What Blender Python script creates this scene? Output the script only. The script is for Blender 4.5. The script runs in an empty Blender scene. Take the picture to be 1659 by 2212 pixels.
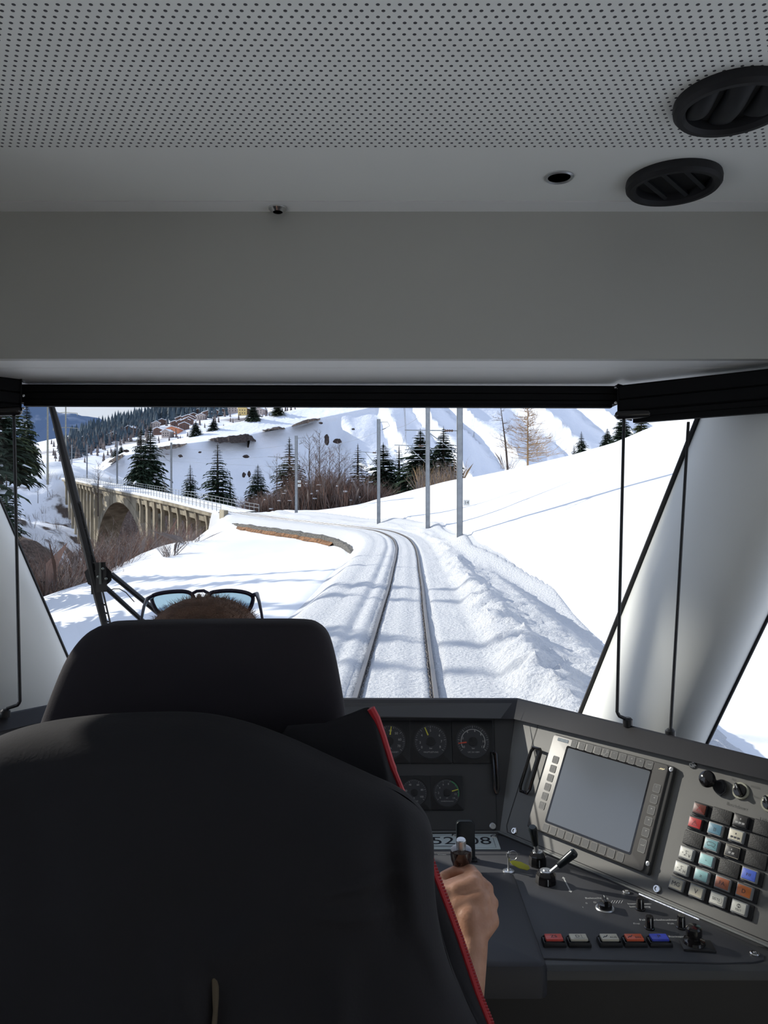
import bpy, math, random
import numpy as np
from mathutils import Vector, Matrix, noise
random.seed(7)
SC = bpy.context.scene
COL = SC.collection
PI = math.pi
# ------------------------------------------------------------------ camera
F, CX, CY, CZ = 1665.0, 829.5, 1106.0, 2.4      # focal length in pixels, picture centre, lens height above the rails
cam_d = bpy.data.cameras.new('camera')
cam = bpy.data.objects.new('camera', cam_d); COL.objects.link(cam)
cam_d.sensor_fit = 'VERTICAL'; cam_d.sensor_height = 24.0; cam_d.lens = 24.0 * F / 2212.0
cam_d.clip_start = 0.02; cam_d.clip_end = 20000
cam.location = (0, 0, CZ); cam.rotation_euler = (PI / 2, 0, 0)
SC.camera = cam
SC.view_settings.view_transform = 'Standard'; SC.view_settings.look = 'None'
SC.view_settings.exposure = 0.66; SC.view_settings.gamma = 1.0
SC.view_settings.use_curve_mapping = False
SC.cycles.max_bounces = 12; SC.cycles.diffuse_bounces = 6; SC.cycles.transparent_max_bounces = 24
SC.cycles.sample_clamp_indirect = 6.0; SC.cycles.caustics_reflective = False; SC.cycles.caustics_refractive = False
SC.cycles.use_denoising = True
# ------------------------------------------------------------------ sky and sun
SUN_DIR = Vector((-0.83, 0.41, 0.46)).normalized()     # towards the sun
SUN_STRENGTH = 3.4
SKY_STRENGTH = 0.70
w = bpy.data.worlds.new('sky'); SC.world = w; w.use_nodes = True
nt = w.node_tree; nt.nodes.clear()
tc = nt.nodes.new('ShaderNodeTexCoord'); sp = nt.nodes.new('ShaderNodeSeparateXYZ')
rp = nt.nodes.new('ShaderNodeValToRGB'); cl = nt.nodes.new('ShaderNodeTexNoise'); cr = nt.nodes.new('ShaderNodeValToRGB')
mx = nt.nodes.new('ShaderNodeMix'); mx.data_type = 'RGBA'; bg = nt.nodes.new('ShaderNodeBackground'); wo = nt.nodes.new('ShaderNodeOutputWorld')
mp = nt.nodes.new('ShaderNodeMapping'); mp.inputs['Scale'].default_value = (1.6, 1.6, 9.0)
e = rp.color_ramp.elements
e[0].position = 0.0; e[0].color = (0.70, 0.78, 0.93, 1); e[1].position = 0.75; e[1].color = (0.38, 0.53, 0.88, 1)
e = cr.color_ramp.elements
e[0].position = 0.42; e[0].color = (0, 0, 0, 1); e[1].position = 0.62; e[1].color = (1, 1, 1, 1)
cl.inputs['Scale'].default_value = 2.2; cl.inputs['Detail'].default_value = 7
nt.links.new(tc.outputs['Generated'], sp.inputs[0]); nt.links.new(sp.outputs['Z'], rp.inputs[0])
nt.links.new(tc.outputs['Generated'], mp.inputs[0]); nt.links.new(mp.outputs[0], cl.inputs['Vector'])
nt.links.new(cl.outputs['Fac'], cr.inputs[0]); nt.links.new(cr.outputs[0], mx.inputs['Factor'])
nt.links.new(rp.outputs[0], mx.inputs['A']); mx.inputs['B'].default_value = (0.66, 0.70, 0.78, 1)
nt.links.new(mx.outputs['Result'], bg.inputs['Color']); bg.inputs['Strength'].default_value = SKY_STRENGTH
nt.links.new(bg.outputs[0], wo.inputs['Surface'])
sl = bpy.data.lights.new('sun', 'SUN'); sl.energy = SUN_STRENGTH; sl.angle = math.radians(0.6); sl.color = (1.0, 0.95, 0.86)
so = bpy.data.objects.new('sun', sl); COL.objects.link(so); so.location = (-20, 10, 30)
so.rotation_euler = SUN_DIR.to_track_quat('Z', 'Y').to_euler()

# ------------------------------------------------------------------ helpers
def P(px, py, D):
    return Vector(((px - CX) / F * D, D, CZ + (CY - py) / F * D))
def PZ(px, py, zr):
    return P(px, py, zr * F / (CY - py))
def hit(px, py, o, n):
    d = P(px, py, 1.0) - Vector((0, 0, CZ)); c = Vector((0, 0, CZ))
    return c + d * ((o - c).dot(n) / d.dot(n))

MATS = {}
def mat(name, col, rough=0.5, metal=0.0, bump=0.0, bscale=50.0, var=0.0, vscale=4.0, spec=0.5, emit=None, estr=0, bdist=0.01, coat=0.0, alpha=None):
    if name in MATS: return MATS[name]
    m = bpy.data.materials.new(name); m.use_nodes = True; n = m.node_tree
    b = n.nodes['Principled BSDF']
    b.inputs['Base Color'].default_value = (*col, 1); b.inputs['Roughness'].default_value = rough
    b.inputs['Metallic'].default_value = metal; b.inputs['Specular IOR Level'].default_value = spec
    b.inputs['Coat Weight'].default_value = coat
    if emit: b.inputs['Emission Color'].default_value = (*emit, 1); b.inputs['Emission Strength'].default_value = estr
    if bump or var:
        t = n.nodes.new('ShaderNodeTexCoord')
    if bump:
        x = n.nodes.new('ShaderNodeTexNoise'); x.inputs['Scale'].default_value = bscale; x.inputs['Detail'].default_value = 5
        n.links.new(t.outputs['Object'], x.inputs['Vector'])
        k = n.nodes.new('ShaderNodeBump'); k.inputs['Strength'].default_value = bump; k.inputs['Distance'].default_value = bdist
        n.links.new(x.outputs['Fac'], k.inputs['Height']); n.links.new(k.outputs[0], b.inputs['Normal'])
    if var:
        x = n.nodes.new('ShaderNodeTexNoise'); x.inputs['Scale'].default_value = vscale; x.inputs['Detail'].default_value = 6
        n.links.new(t.outputs['Object'], x.inputs['Vector'])
        r = n.nodes.new('ShaderNodeValToRGB')
        r.color_ramp.elements[0].position = 0.3; r.color_ramp.elements[1].position = 0.7
        r.color_ramp.elements[0].color = (*[c * (1 - var) for c in col], 1)
        r.color_ramp.elements[1].color = (*[min(1, c * (1 + var)) for c in col], 1)
        n.links.new(x.outputs['Fac'], r.inputs[0]); n.links.new(r.outputs[0], b.inputs['Base Color'])
    MATS[name] = m
    return m

def two_tone(name, c1, c2, scale, lo, hi, rough=0.85, stretch=(1, 1, 1), bump=0.4, bdist=0.3, detail=8):
    if name in MATS: return MATS[name]
    m = bpy.data.materials.new(name); m.use_nodes = True; n = m.node_tree; b = n.nodes['Principled BSDF']
    b.inputs['Roughness'].default_value = rough; b.inputs['Specular IOR Level'].default_value = 0.2
    t = n.nodes.new('ShaderNodeTexCoord'); mp = n.nodes.new('ShaderNodeMapping'); mp.inputs['Scale'].default_value = stretch
    x = n.nodes.new('ShaderNodeTexNoise'); x.inputs['Scale'].default_value = scale; x.inputs['Detail'].default_value = detail
    r = n.nodes.new('ShaderNodeValToRGB'); r.color_ramp.elements[0].position = lo; r.color_ramp.elements[1].position = hi
    r.color_ramp.elements[0].color = (*c1, 1); r.color_ramp.elements[1].color = (*c2, 1)
    k = n.nodes.new('ShaderNodeBump'); k.inputs['Strength'].default_value = bump; k.inputs['Distance'].default_value = bdist
    n.links.new(t.outputs['Object'], mp.inputs[0]); n.links.new(mp.outputs[0], x.inputs['Vector'])
    n.links.new(x.outputs['Fac'], r.inputs[0]); n.links.new(r.outputs[0], b.inputs['Base Color'])
    n.links.new(x.outputs['Fac'], k.inputs['Height']); n.links.new(k.outputs[0], b.inputs['Normal'])
    MATS[name] = m
    return m

def glass(name, tint=(1, 1, 1), refl=1.0):
    if name in MATS: return MATS[name]
    m = bpy.data.materials.new(name); m.use_nodes = True; n = m.node_tree; n.nodes.clear()
    o = n.nodes.new('ShaderNodeOutputMaterial'); mixs = n.nodes.new('ShaderNodeMixShader')
    tr = n.nodes.new('ShaderNodeBsdfTransparent'); tr.inputs[0].default_value = (*tint, 1)
    gl = n.nodes.new('ShaderNodeBsdfGlossy'); gl.inputs['Roughness'].default_value = 0.02; gl.inputs[0].default_value = (refl, refl, refl, 1)
    fr = n.nodes.new('ShaderNodeFresnel'); fr.inputs[0].default_value = 1.35
    n.links.new(fr.outputs[0], mixs.inputs[0]); n.links.new(tr.outputs[0], mixs.inputs[1]); n.links.new(gl.outputs[0], mixs.inputs[2])
    n.links.new(mixs.outputs[0], o.inputs[0]); MATS[name] = m
    return m

TEXT_CACHE = {}
def text_mesh(s, size):
    if s not in TEXT_CACHE:
        c = bpy.data.curves.new('lettering', 'FONT'); c.body = s; c.size = 1.0; c.align_x = 'CENTER'; c.align_y = 'CENTER'; c.resolution_u = 3
        o = bpy.data.objects.new('lettering', c); COL.objects.link(o)
        dg = bpy.context.evaluated_depsgraph_get(); dg.update()
        me = bpy.data.meshes.new_from_object(o.evaluated_get(dg))
        TEXT_CACHE[s] = ([tuple(v.co) for v in me.vertices], [tuple(p.vertices) for p in me.polygons])
        bpy.data.objects.remove(o); bpy.data.curves.remove(c); bpy.data.meshes.remove(me)
    vs, fs = TEXT_CACHE[s]
    return [(x * size, y * size, 0) for x, y, z in vs], fs

class MB:
    def __init__(s): s.v = []; s.f = []; s.m = []; s.M = Matrix(); s.mi = 0
    def add(s, vs, fs):
        b = len(s.v); s.v += [s.M @ Vector(v) for v in vs]; s.f += [[b + i for i in f] for f in fs]; s.m += [s.mi] * len(fs)
        return s
    def box(s, x0, x1, y0, y1, z0, z1):
        v = [(x, y, z) for z in (z0, z1) for y in (y0, y1) for x in (x0, x1)]
        return s.add(v, [(0, 2, 3, 1), (4, 5, 7, 6), (0, 1, 5, 4), (2, 6, 7, 3), (0, 4, 6, 2), (1, 3, 7, 5)])
    def hull8(s, a, b):      # two quads a (near) and b (far), same order
        return s.add(list(a) + list(b), [(0, 1, 2, 3), (7, 6, 5, 4), (0, 4, 5, 1), (1, 5, 6, 2), (2, 6, 7, 3), (3, 7, 4, 0)])
    def prism(s, poly, z0, z1, bev=0.0):
        n = len(poly)
        if bev:
            cx = sum(p[0] for p in poly) / n; cy = sum(p[1] for p in poly) / n
            def ins(d):
                out = []
                for i in range(n):
                    a = Vector(poly[i - 1][:2]); b = Vector(poly[i][:2]); c = Vector(poly[(i + 1) % n][:2])
                    t = (c - a).normalized(); nn = Vector((-t.y, t.x)); out.append(b + nn * d)
                return out
            area = sum(poly[i - 1][0] * poly[i][1] - poly[i][0] * poly[i - 1][1] for i in range(n))
            sg = 1 if area > 0 else -1
            rings = [([Vector(p[:2]) for p in poly], z0), ([Vector(p[:2]) for p in poly], z1 - bev), (ins(sg * bev * 0.3), z1 - bev * 0.3), (ins(sg * bev), z1)]
        else:
            rings = [([Vector(p[:2]) for p in poly], z0), ([Vector(p[:2]) for p in poly], z1)]
        vs = []; fs = []
        for r, z in rings: vs += [(p.x, p.y, z) for p in r]
        for k in range(len(rings) - 1):
            for i in range(n):
                j = (i + 1) % n; fs.append((k * n + i, k * n + j, (k + 1) * n + j, (k + 1) * n + i))
        fs.append(tuple(range(n))[::-1]); fs.append(tuple((len(rings) - 1) * n + i for i in range(n)))
        return s.add(vs, fs)
    def rbox(s, cx, cy, w, h, z0, z1, r=0.002, bev=0.0, seg=4, rot=0.0):
        return s.prism(rrect(cx, cy, w, h, r, seg, rot), z0, z1, bev)
    def frame(s, cx, cy, w, h, t, z, r=0.001, h3=0.0004):       # thin outline
        a = rrect(cx, cy, w, h, r, 3); b = rrect(cx, cy, w - 2 * t, h - 2 * t, max(r - t, 0.0002), 3); n = len(a)
        vs = [(p[0], p[1], z) for p in a] + [(p[0], p[1], z) for p in b]
        return s.add(vs, [(i, (i + 1) % n, n + (i + 1) % n, n + i) for i in range(n)])
    def tube(s, pts, r, n=8, cap=True):
        pts = [Vector(p) for p in pts]; m = len(pts); rr = r if isinstance(r, (list, tuple)) else [r] * m
        vs = []; fs = []; up = None
        for i, p in enumerate(pts):
            t = (pts[min(i + 1, m - 1)] - pts[max(i - 1, 0)]).normalized()
            if up is None: up = Vector((0, 0, 1)) if abs(t.z) < 0.9 else Vector((1, 0, 0))
            a = t.cross(up).normalized(); b = a.cross(t).normalized(); up = b
            for k in range(n):
                th = 2 * PI * k / n; vs.append(p + (a * math.cos(th) + b * math.sin(th)) * rr[i])
        for i in range(m - 1):
            for k in range(n):
                j = (k + 1) % n; fs.append((i * n + k, (i + 1) * n + k, (i + 1) * n + j, i * n + j))
        if cap: fs.append(tuple(range(n))); fs.append(tuple((m - 1) * n + k for k in range(n))[::-1])
        return s.add(vs, fs)
    def capsule(s, p, q, r1, r2, n=14):
        p = Vector(p); q = Vector(q); d = (q - p); L = d.length; d = d.normalized() if L > 1e-9 else Vector((0, 0, 1))
        pts = []; rr = []
        for k in range(6):
            a = PI / 2 * (1 - k / 5.0); pts.append(p - d * r1 * math.sin(a)); rr.append(max(r1 * math.cos(a), r1 * 0.02))
        for k in range(6):
            a = PI / 2 * k / 5.0; pts.append(q + d * r2 * math.sin(a)); rr.append(max(r2 * math.cos(a), r2 * 0.02))
        return s.tube(pts, rr, n)
    def lathe(s, prof, n=28, arc=None):
        m = len(prof); vs = []; fs = []
        for r, z in prof:
            for k in range(n): th = 2 * PI * k / n; vs.append((r * math.cos(th), r * math.sin(th), z))
        for i in range(m - 1):
            for k in range(n):
                j = (k + 1) % n; fs.append((i * n + k, i * n + j, (i + 1) * n + j, (i + 1) * n + k))
        if prof[0][0] > 1e-6: fs.append(tuple(range(n))[::-1])
        if prof[-1][0] > 1e-6: fs.append(tuple((m - 1) * n + k for k in range(n)))
        return s.add(vs, fs)
    def ellipsoid(s, c, r, n=20, R=None):
        vs = []; fs = []; m = n // 2; c = Vector(c)
        for i in range(m + 1):
            ph = PI * i / m
            for k in range(n):
                th = 2 * PI * k / n
                v = Vector((r[0] * math.sin(ph) * math.cos(th), r[1] * math.sin(ph) * math.sin(th), r[2] * math.cos(ph)))
                if R: v = R @ v
                vs.append(c + v)
        for i in range(m):
            for k in range(n):
                j = (k + 1) % n; fs.append((i * n + k, (i + 1) * n + k, (i + 1) * n + j, i * n + j))
        return s.add(vs, fs)
    def surf(s, fn, nu, nv):
        vs = [fn(i / nu, j / nv) for j in range(nv + 1) for i in range(nu + 1)]
        fs = [(j * (nu + 1) + i, j * (nu + 1) + i + 1, (j + 1) * (nu + 1) + i + 1, (j + 1) * (nu + 1) + i) for j in range(nv) for i in range(nu)]
        return s.add(vs, fs)
    def arc(s, cx, cy, r0, r1, a0, a1, z, n=20):      # flat annular sector, degrees clockwise from up
        vs = []; fs = []
        for k in range(n + 1):
            a = math.radians(a0 + (a1 - a0) * k / n)
            vs += [(cx + r0 * math.sin(a), cy + r0 * math.cos(a), z), (cx + r1 * math.sin(a), cy + r1 * math.cos(a), z)]
        for k in range(n): fs.append((2 * k, 2 * k + 2, 2 * k + 3, 2 * k + 1))
        return s.add(vs, fs)
    def text(s, st, size, cx, cy, z, rot=0.0, sx=1.0):
        vs, fs = text_mesh(st, size); c, q = math.cos(rot), math.sin(rot)
        return s.add([(cx + c * x * sx - q * y, cy + q * x * sx + c * y, z) for x, y, _ in vs], fs)
    def obj(s, name, mats, parent=None, smooth=30):
        me = bpy.data.meshes.new(name); me.from_pydata([tuple(v) for v in s.v], [], s.f)
        if not isinstance(mats, (list, tuple)): mats = [mats]
        for m in mats: me.materials.append(m)
        if len(mats) > 1: me.polygons.foreach_set('material_index', s.m)
        if smooth:
            me.polygons.foreach_set('use_smooth', [True] * len(me.polygons))
            me.set_sharp_from_angle(angle=math.radians(smooth))
        me.update()
        o = bpy.data.objects.new(name, me); COL.objects.link(o)
        if parent: o.parent = parent
        return o

def rrect(cx, cy, w, h, r, seg=4, rot=0.0):
    pts = []
    r = min(r, w / 2 - 1e-5, h / 2 - 1e-5)
    for k, (sx, sy) in enumerate(((1, 1), (-1, 1), (-1, -1), (1, -1))):
        for i in range(seg + 1):
            a = PI / 2 * k + PI / 2 * i / seg
            pts.append((sx * (w / 2 - r) + r * math.cos(a), sy * (h / 2 - r) + r * math.sin(a)))
    c, q = math.cos(rot), math.sin(rot)
    return [(cx + c * x - q * y, cy + q * x + c * y) for x, y in pts]

def root(name, label, cat, group=None, M=None, loc=None):
    o = bpy.data.objects.new(name, None); COL.objects.link(o); o.empty_display_size = 0.05
    if M is not None: o.matrix_world = M
    if loc is not None: o.location = loc
    return tag(o, label, cat, group)
def tag(o, label, cat, group=None, kind=None):
    o['label'] = label; o['category'] = cat
    if group: o['group'] = group
    if kind: o['kind'] = kind
    return o
def struct(o, label=None, cat=None):
    o['kind'] = 'structure'
    if label: o['label'] = label
    if cat: o['category'] = cat
    return o
def basis(o, x, y, z):
    return Matrix(((x[0], y[0], z[0], o[0]), (x[1], y[1], z[1], o[1]), (x[2], y[2], z[2], o[2]), (0, 0, 0, 1)))
def copy_tree(src, parent=None):
    c = src.copy(); COL.objects.link(c); c.parent = parent
    for ch in list(src.children): copy_tree(ch, c)
    return c

def tps(pts):
    A = np.array(pts, float); n = len(A); X = A[:, :2] / 50.0
    def U(r2): return np.where(r2 > 1e-12, 0.5 * r2 * np.log(np.maximum(r2, 1e-12)), 0.0)
    d2 = ((X[:, None] - X[None]) ** 2).sum(-1)
    K = U(d2) + np.eye(n) * 1e-4; Pm = np.hstack([np.ones((n, 1)), X])
    L = np.zeros((n + 3, n + 3)); L[:n, :n] = K; L[:n, n:] = Pm; L[n:, :n] = Pm.T
    c = np.linalg.solve(L, np.concatenate([A[:, 2], np.zeros(3)]))
    def f(x, y):
        q = np.stack([np.asarray(x, float), np.asarray(y, float)], -1) / 50.0
        d = ((q[..., None, :] - X) ** 2).sum(-1)
        return U(d) @ c[:n] + c[n] + q[..., 0] * c[n + 1] + q[..., 1] * c[n + 2]
    return f
# ================================================================== OUTSIDE
# ------------------------------------------------------------------ snow materials
def snow_mat(name, col, bs=3.0, bstr=0.35, bd=0.05, fine=40.0):
    m = bpy.data.materials.new(name); m.use_nodes = True; n = m.node_tree; b = n.nodes['Principled BSDF']
    b.inputs['Base Color'].default_value = (*col, 1); b.inputs['Roughness'].default_value = 0.75; b.inputs['Specular IOR Level'].default_value = 0.25
    t = n.nodes.new('ShaderNodeTexCoord')
    x = n.nodes.new('ShaderNodeTexNoise'); x.inputs['Scale'].default_value = bs; x.inputs['Detail'].default_value = 8; x.inputs['Roughness'].default_value = 0.6
    n.links.new(t.outputs['Object'], x.inputs['Vector'])
    k = n.nodes.new('ShaderNodeBump'); k.inputs['Strength'].default_value = bstr; k.inputs['Distance'].default_value = bd
    n.links.new(x.outputs['Fac'], k.inputs['Height'])
    n.links.new(k.outputs[0], b.inputs['Normal'])
    return m
M_SNOW = snow_mat('snow', (0.81, 0.82, 0.84), 1.2, 0.30, 0.06)
M_BED = snow_mat('ploughed_snow', (0.68, 0.69, 0.71), 12.0, 1.0, 0.10)
M_BRUSH = two_tone('brown_scrub_ground', (0.075, 0.055, 0.045), (0.20, 0.145, 0.12), 1.6, 0.35, 0.62, bump=1.0, bdist=0.6, detail=12)
M_DIRTSNOW = two_tone('patchy_snow_bank', (0.09, 0.07, 0.06), (0.80, 0.82, 0.87), 0.16, 0.40, 0.47, bump=0.8, bdist=0.8)
M_CONC = two_tone('weathered_concrete', (0.17, 0.145, 0.105), (0.46, 0.41, 0.31), 0.6, 0.3, 0.7, stretch=(1, 1, 0.25), bump=0.3, bdist=0.05)
M_EARTH = two_tone('bare_earth', (0.035, 0.025, 0.025), (0.085, 0.065, 0.055), 1.0, 0.35, 0.65, bump=1.0, bdist=0.5)
M_RUSTEARTH = two_tone('rusty_grass', (0.10, 0.05, 0.025), (0.30, 0.15, 0.07), 3.0, 0.35, 0.65, bump=1.0, bdist=0.1)
M_STONE = two_tone('grey_wall_stone', (0.07, 0.068, 0.062), (0.19, 0.18, 0.165), 4.0, 0.35, 0.65, stretch=(1, 1, 4), bump=1.0, bdist=0.1)
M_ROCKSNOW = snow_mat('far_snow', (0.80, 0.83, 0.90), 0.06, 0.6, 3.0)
M_BARK = mat('bark', (0.075, 0.055, 0.045), 0.9, var=0.3)
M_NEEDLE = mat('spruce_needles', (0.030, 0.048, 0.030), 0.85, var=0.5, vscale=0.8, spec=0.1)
M_NEEDLE_B = mat('sun_painted_spruce_needles', (0.075, 0.095, 0.045), 0.85, var=0.5, vscale=0.5, spec=0.1)  # lighter copy of the needles, sunlight painted into the colour
M_TWIG = mat('brown_twigs', (0.17, 0.10, 0.075), 0.9, var=0.4, vscale=0.3)
M_TWIG_G = mat('grey_twigs', (0.20, 0.165, 0.15), 0.9, var=0.3, vscale=0.3)
M_TWIG_L = mat('golden_larch_twigs', (0.36, 0.24, 0.13), 0.9, var=0.3, vscale=0.3)
M_SNOWLUMP = mat('snow_lump', (0.82, 0.84, 0.88), 0.8)
M_GALV = mat('galvanised_steel', (0.30, 0.32, 0.34), 0.55, 0.3, var=0.15, vscale=3)
M_RAIL = mat('rail_side_steel', (0.075, 0.065, 0.06), 0.6, 0.3, var=0.35, vscale=6)
M_RAILTOP = mat('polished_rail_head', (0.22, 0.21, 0.21), 0.38, 0.8)
M_WIRE = mat('copper_wire', (0.16, 0.17, 0.17), 0.6, 0.3)

# ------------------------------------------------------------------ the railway line
TP = [(-2.5, -60, 0), (-1.4, -30, 0), (-0.2, 0, 0), (0.17, 10.6, 0.0), (0.47, 18.9, 0.04), (0.68, 24.2, 0.09), (0.90, 31, 0.20), (1.10, 37, 0.34),
      (1.25, 45, 0.50), (1.0, 53, 0.74), (-0.1, 60, 0.98), (-2.1, 64.8, 1.14), (-5.3, 70.3, 1.36), (-10.8, 79, 1.78), (-17.2, 90, 2.45),
      (-27.7, 107.5, 4.08), (-41.4, 130, 6.0), (-57, 156, 8.2), (-73, 183, 10.3), (-98, 222, 12.6), (-128, 265, 14.5)]
def catmull(pts, step):
    pts = [np.array(p, float) for p in pts]; out = []
    for i in range(1, len(pts) - 2):
        p0, p1, p2, p3 = pts[i - 1:i + 3]; n = max(2, int(np.linalg.norm(p2 - p1) / step))
        for k in range(n):
            t = k / n
            out.append(0.5 * ((2 * p1) + (-p0 + p2) * t + (2 * p0 - 5 * p1 + 4 * p2 - p3) * t * t + (-p0 + 3 * p1 - 3 * p2 + p3) * t ** 3))
    out.append(pts[-2]); return np.array(out)
TR = catmull(TP, 0.25)
for _ in range(12): TR[1:-1] = 0.25 * TR[:-2] + 0.5 * TR[1:-1] + 0.25 * TR[2:]
_seg = np.linalg.norm(np.diff(TR[:, :2], axis=0), axis=1); TS = np.concatenate([[0], np.cumsum(_seg)])
def tr(s): return np.array([np.interp(s, TS, TR[:, k]) for k in range(3)])
def trd(s, d, z=0.0):
    a = tr(s - 0.3); b = tr(s + 0.3); t = b - a; t /= np.hypot(t[0], t[1]); c = tr(s)
    return Vector((c[0] + t[1] * d, c[1] - t[0] * d, c[2] + z))
def s_at_y(y): return float(np.interp(y, TR[:, 1], TS))
S_BR = s_at_y(89.0); S_END = s_at_y(186.0)

# ------------------------------------------------------------------ near terrain (heights relative to the lens)
G = [(-6, 5, -3.3), (-12, 5, -5.3), (-6, 10, -3.6), (-12, 10, -5.5), (-22, 10, -9), (-6, 18, -3.55), (-10.5, 25, -4.9), (-6, 28, -3.3), (-16, 25, -6.6), (-10, 45, -3.5), (-20, 45, -5.0),
     (-8, 36, -3.3), (-14, 36, -4.6), (-18.7, 65, -2.9), (-17.5, 80, -1.9), (-9, 64, -2.35), (-13, 76, -1.7), (-18, 86, -1.7),
     (-27, 50, -9), (-34, 45, -14), (-30, 30, -13), (-27, 70, -8), (-26, 86, -9), (-42, 75, -20), (-45, 110, -20), (-28, 112, -12), (-70, 100, -25), (-60, 150, -20), (-95, 150, -10),
     (-80, 178, -2), (-30, 135, -16), (-12, 120, -9), (0, 140, -14), (30, 140, -7), (45, 120, 0), (-100, 60, -30), (-130, 120, -20), (-45, 60, -22), (-45, 20, -22),
     (-92, 192, 9.6), (-108, 195, 10.2), (-80, 192, 9.2), (-78, 165, -1), (-66, 150, -9), (-140, 200, 12), (-120, 235, 14), (-90, 235, 13), (-60, 215, -2), (-20, 215, -15), (30, 215, -10), (-130, 165, 3), (-105, 170, 3),
     (6.4, 10, -3.55), (6.5, 18, -3.3), (6.6, 25, -2.75), (7.5, 14, -3.1), (10.5, 12, -1.9), (15, 15, -0.5), (22, 15, 2.2), (12, 25, -0.2), (20, 27, 3.0), (8.5, 30, -1.0), (9, 20, -2.2), (15, 8, -0.7), (6.5, 3, -3.5), (10, 3, -2.5), (25, 3, 2.4),
     (4.2, 41, -1.2), (5.7, 41.5, -0.65), (9, 43, 0.75), (13.8, 45, 2.7), (20, 40, 4.2), (28, 45, 7.6), (4.0, 55, -0.75), (10, 58, 1.4), (18, 62, 4.4), (0.6, 66, -0.5), (6, 72, 1.1),
     (-8.2, 84, -0.15), (-11, 90, -0.1), (-5.0, 85, 0.30), (-1.5, 86, 1.2), (5.0, 88, 2.9), (14.3, 88, 4.75), (18.9, 85, 5.85), (22.6, 80, 6.7), (26.6, 75, 8.5), (33, 70, 11), (42, 60, 13), (-12.5, 92, -1.5),
     (-5, 100, -3.5), (5, 104, -1.5), (14, 104, 1.5), (25, 102, 4), (36, 98, 8), (48, 90, 12), (40, 20, 8), (45, 40, 12)]
pts = [(x, y, z) for x, y, z in G]
for y in (0, 8, 15, 22, 30, 38, 46, 54, 60, 66, 72, 79, 86):
    s = s_at_y(y); lz = -0.85 if y < 40 else -1.15; rz = -0.95 if y < 28 else (-0.2 if y < 36 else (0.75 if y < 80 else 0.45))
    a = trd(s, -4.0, lz); b = trd(s, 5.2 if y < 28 else (4.2 if y < 36 else 3.6), rz); pts.append((a.x, a.y, a.z - CZ)); pts.append((b.x, b.y, b.z - CZ))
TF = tps(pts)
def fbm(x, y, sc, o=4):
    v = 0.0; a = 1.0
    for k in range(o): v += a * noise.noise(Vector((x / sc, y / sc, 3.7 * k))); sc *= 0.5; a *= 0.5
    return v
xs = np.concatenate([-150 + (130) * (np.linspace(0, 1, 66) ** 0.75), np.arange(-19.6, 10, 0.30), 10 + 42 * np.linspace(0.01, 1, 50) ** 1.2])
ys = np.concatenate([np.arange(-14, 3, 1.0), 3 + 245 * (np.linspace(0, 1, 330) ** 1.55)])
XX, YY = np.meshgrid(xs, ys)
ZZ = TF(XX, YY) + CZ
sel = TS < S_BR + 6
cp = TR[:, :][::2]; cs = TS[::2]; cp = cp[cs < S_BR + 4]
dd = np.full(XX.shape, 1e9); zz = np.zeros(XX.shape); rt_ = np.zeros(XX.shape, bool)
for j in range(XX.shape[0]):
    q = (XX[j][:, None] - cp[None, :, 0]) ** 2 + (YY[j][:, None] - cp[None, :, 1]) ** 2
    i = q.argmin(1); dd[j] = np.sqrt(q[np.arange(len(i)), i]); zz[j] = cp[i, 2]; rt_[j] = XX[j] > cp[i, 0]
RW = np.interp(YY, [28, 38], [4.2, 2.6]); wn = np.clip((dd - np.where(rt_, RW, 2.6)) / 0.9, 0, 1)
for j in range(XX.shape[0]):
    for i in range(XX.shape[1]):
        x, y = float(XX[j, i]), float(YY[j, i]); r = math.hypot(x, y)
        a = 0.05 + 0.0014 * r if x > -20 else 0.25
        rough = x < -22 - 0.0 * y or y > 95
        v = fbm(x, y, 5.0) * a * (0.6 if not rough else 1) + (fbm(x + 40, y, 9.0) * 1.6 if rough and x < -24 else 0)
        if 2.6 < x - 0.035 * y < 5.5 and y < 40: v += 0.05 * fbm(x, y, 0.8, 3)
        ZZ[j, i] += v * min(1, max(0, (dd[j, i] - 3.0) / 2.0))
LOW = np.minimum(ZZ, zz) - 0.55
ZB = ZZ * wn + LOW * (1 - wn)
def ground_z(x, y): 
    i = min(max(int(np.searchsorted(xs, x)) - 1, 0), len(xs) - 2); j = min(max(int(np.searchsorted(ys, y)) - 1, 0), len(ys) - 2)
    u = (x - xs[i]) / (xs[i + 1] - xs[i]); v = (y - ys[j]) / (ys[j + 1] - ys[j])
    return float((ZB[j, i] * (1 - u) + ZB[j, i + 1] * u) * (1 - v) + (ZB[j + 1, i] * (1 - u) + ZB[j + 1, i + 1] * u) * v)
nx = len(xs); ny = len(ys)
b = MB(); b.v = [Vector((XX[j, i], YY[j, i], ZB[j, i])) for j in range(ny) for i in range(nx)]
for j in range(ny - 1):
    for i in range(nx - 1):
        b.f.append([j * nx + i, j * nx + i + 1, (j + 1) * nx + i + 1, (j + 1) * nx + i])
        x = XX[j, i]; y = YY[j, i]; zr = ZZ[j, i] - CZ
        edge = -19.5 - 0.02 * y + 1.0 * math.sin(y * 0.3)
        brown = (x < edge and zr < -6.0 + 0.03 * (-x) and y < 155) or (y > 93 and zr < 2 and float(np.interp(y, TR[:, 1], TR[:, 0])) + 2.5 < x < 12)
        patchy = (x < -55 and y >= 135 and zr < 7.5) and not brown
        b.m.append(1 if brown else (2 if patchy else 0))
struct(b.obj('ground', [M_SNOW, M_BRUSH, M_DIRTSNOW], smooth=60), 'snow covered ground either side of the railway line', 'snowy ground')

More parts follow.
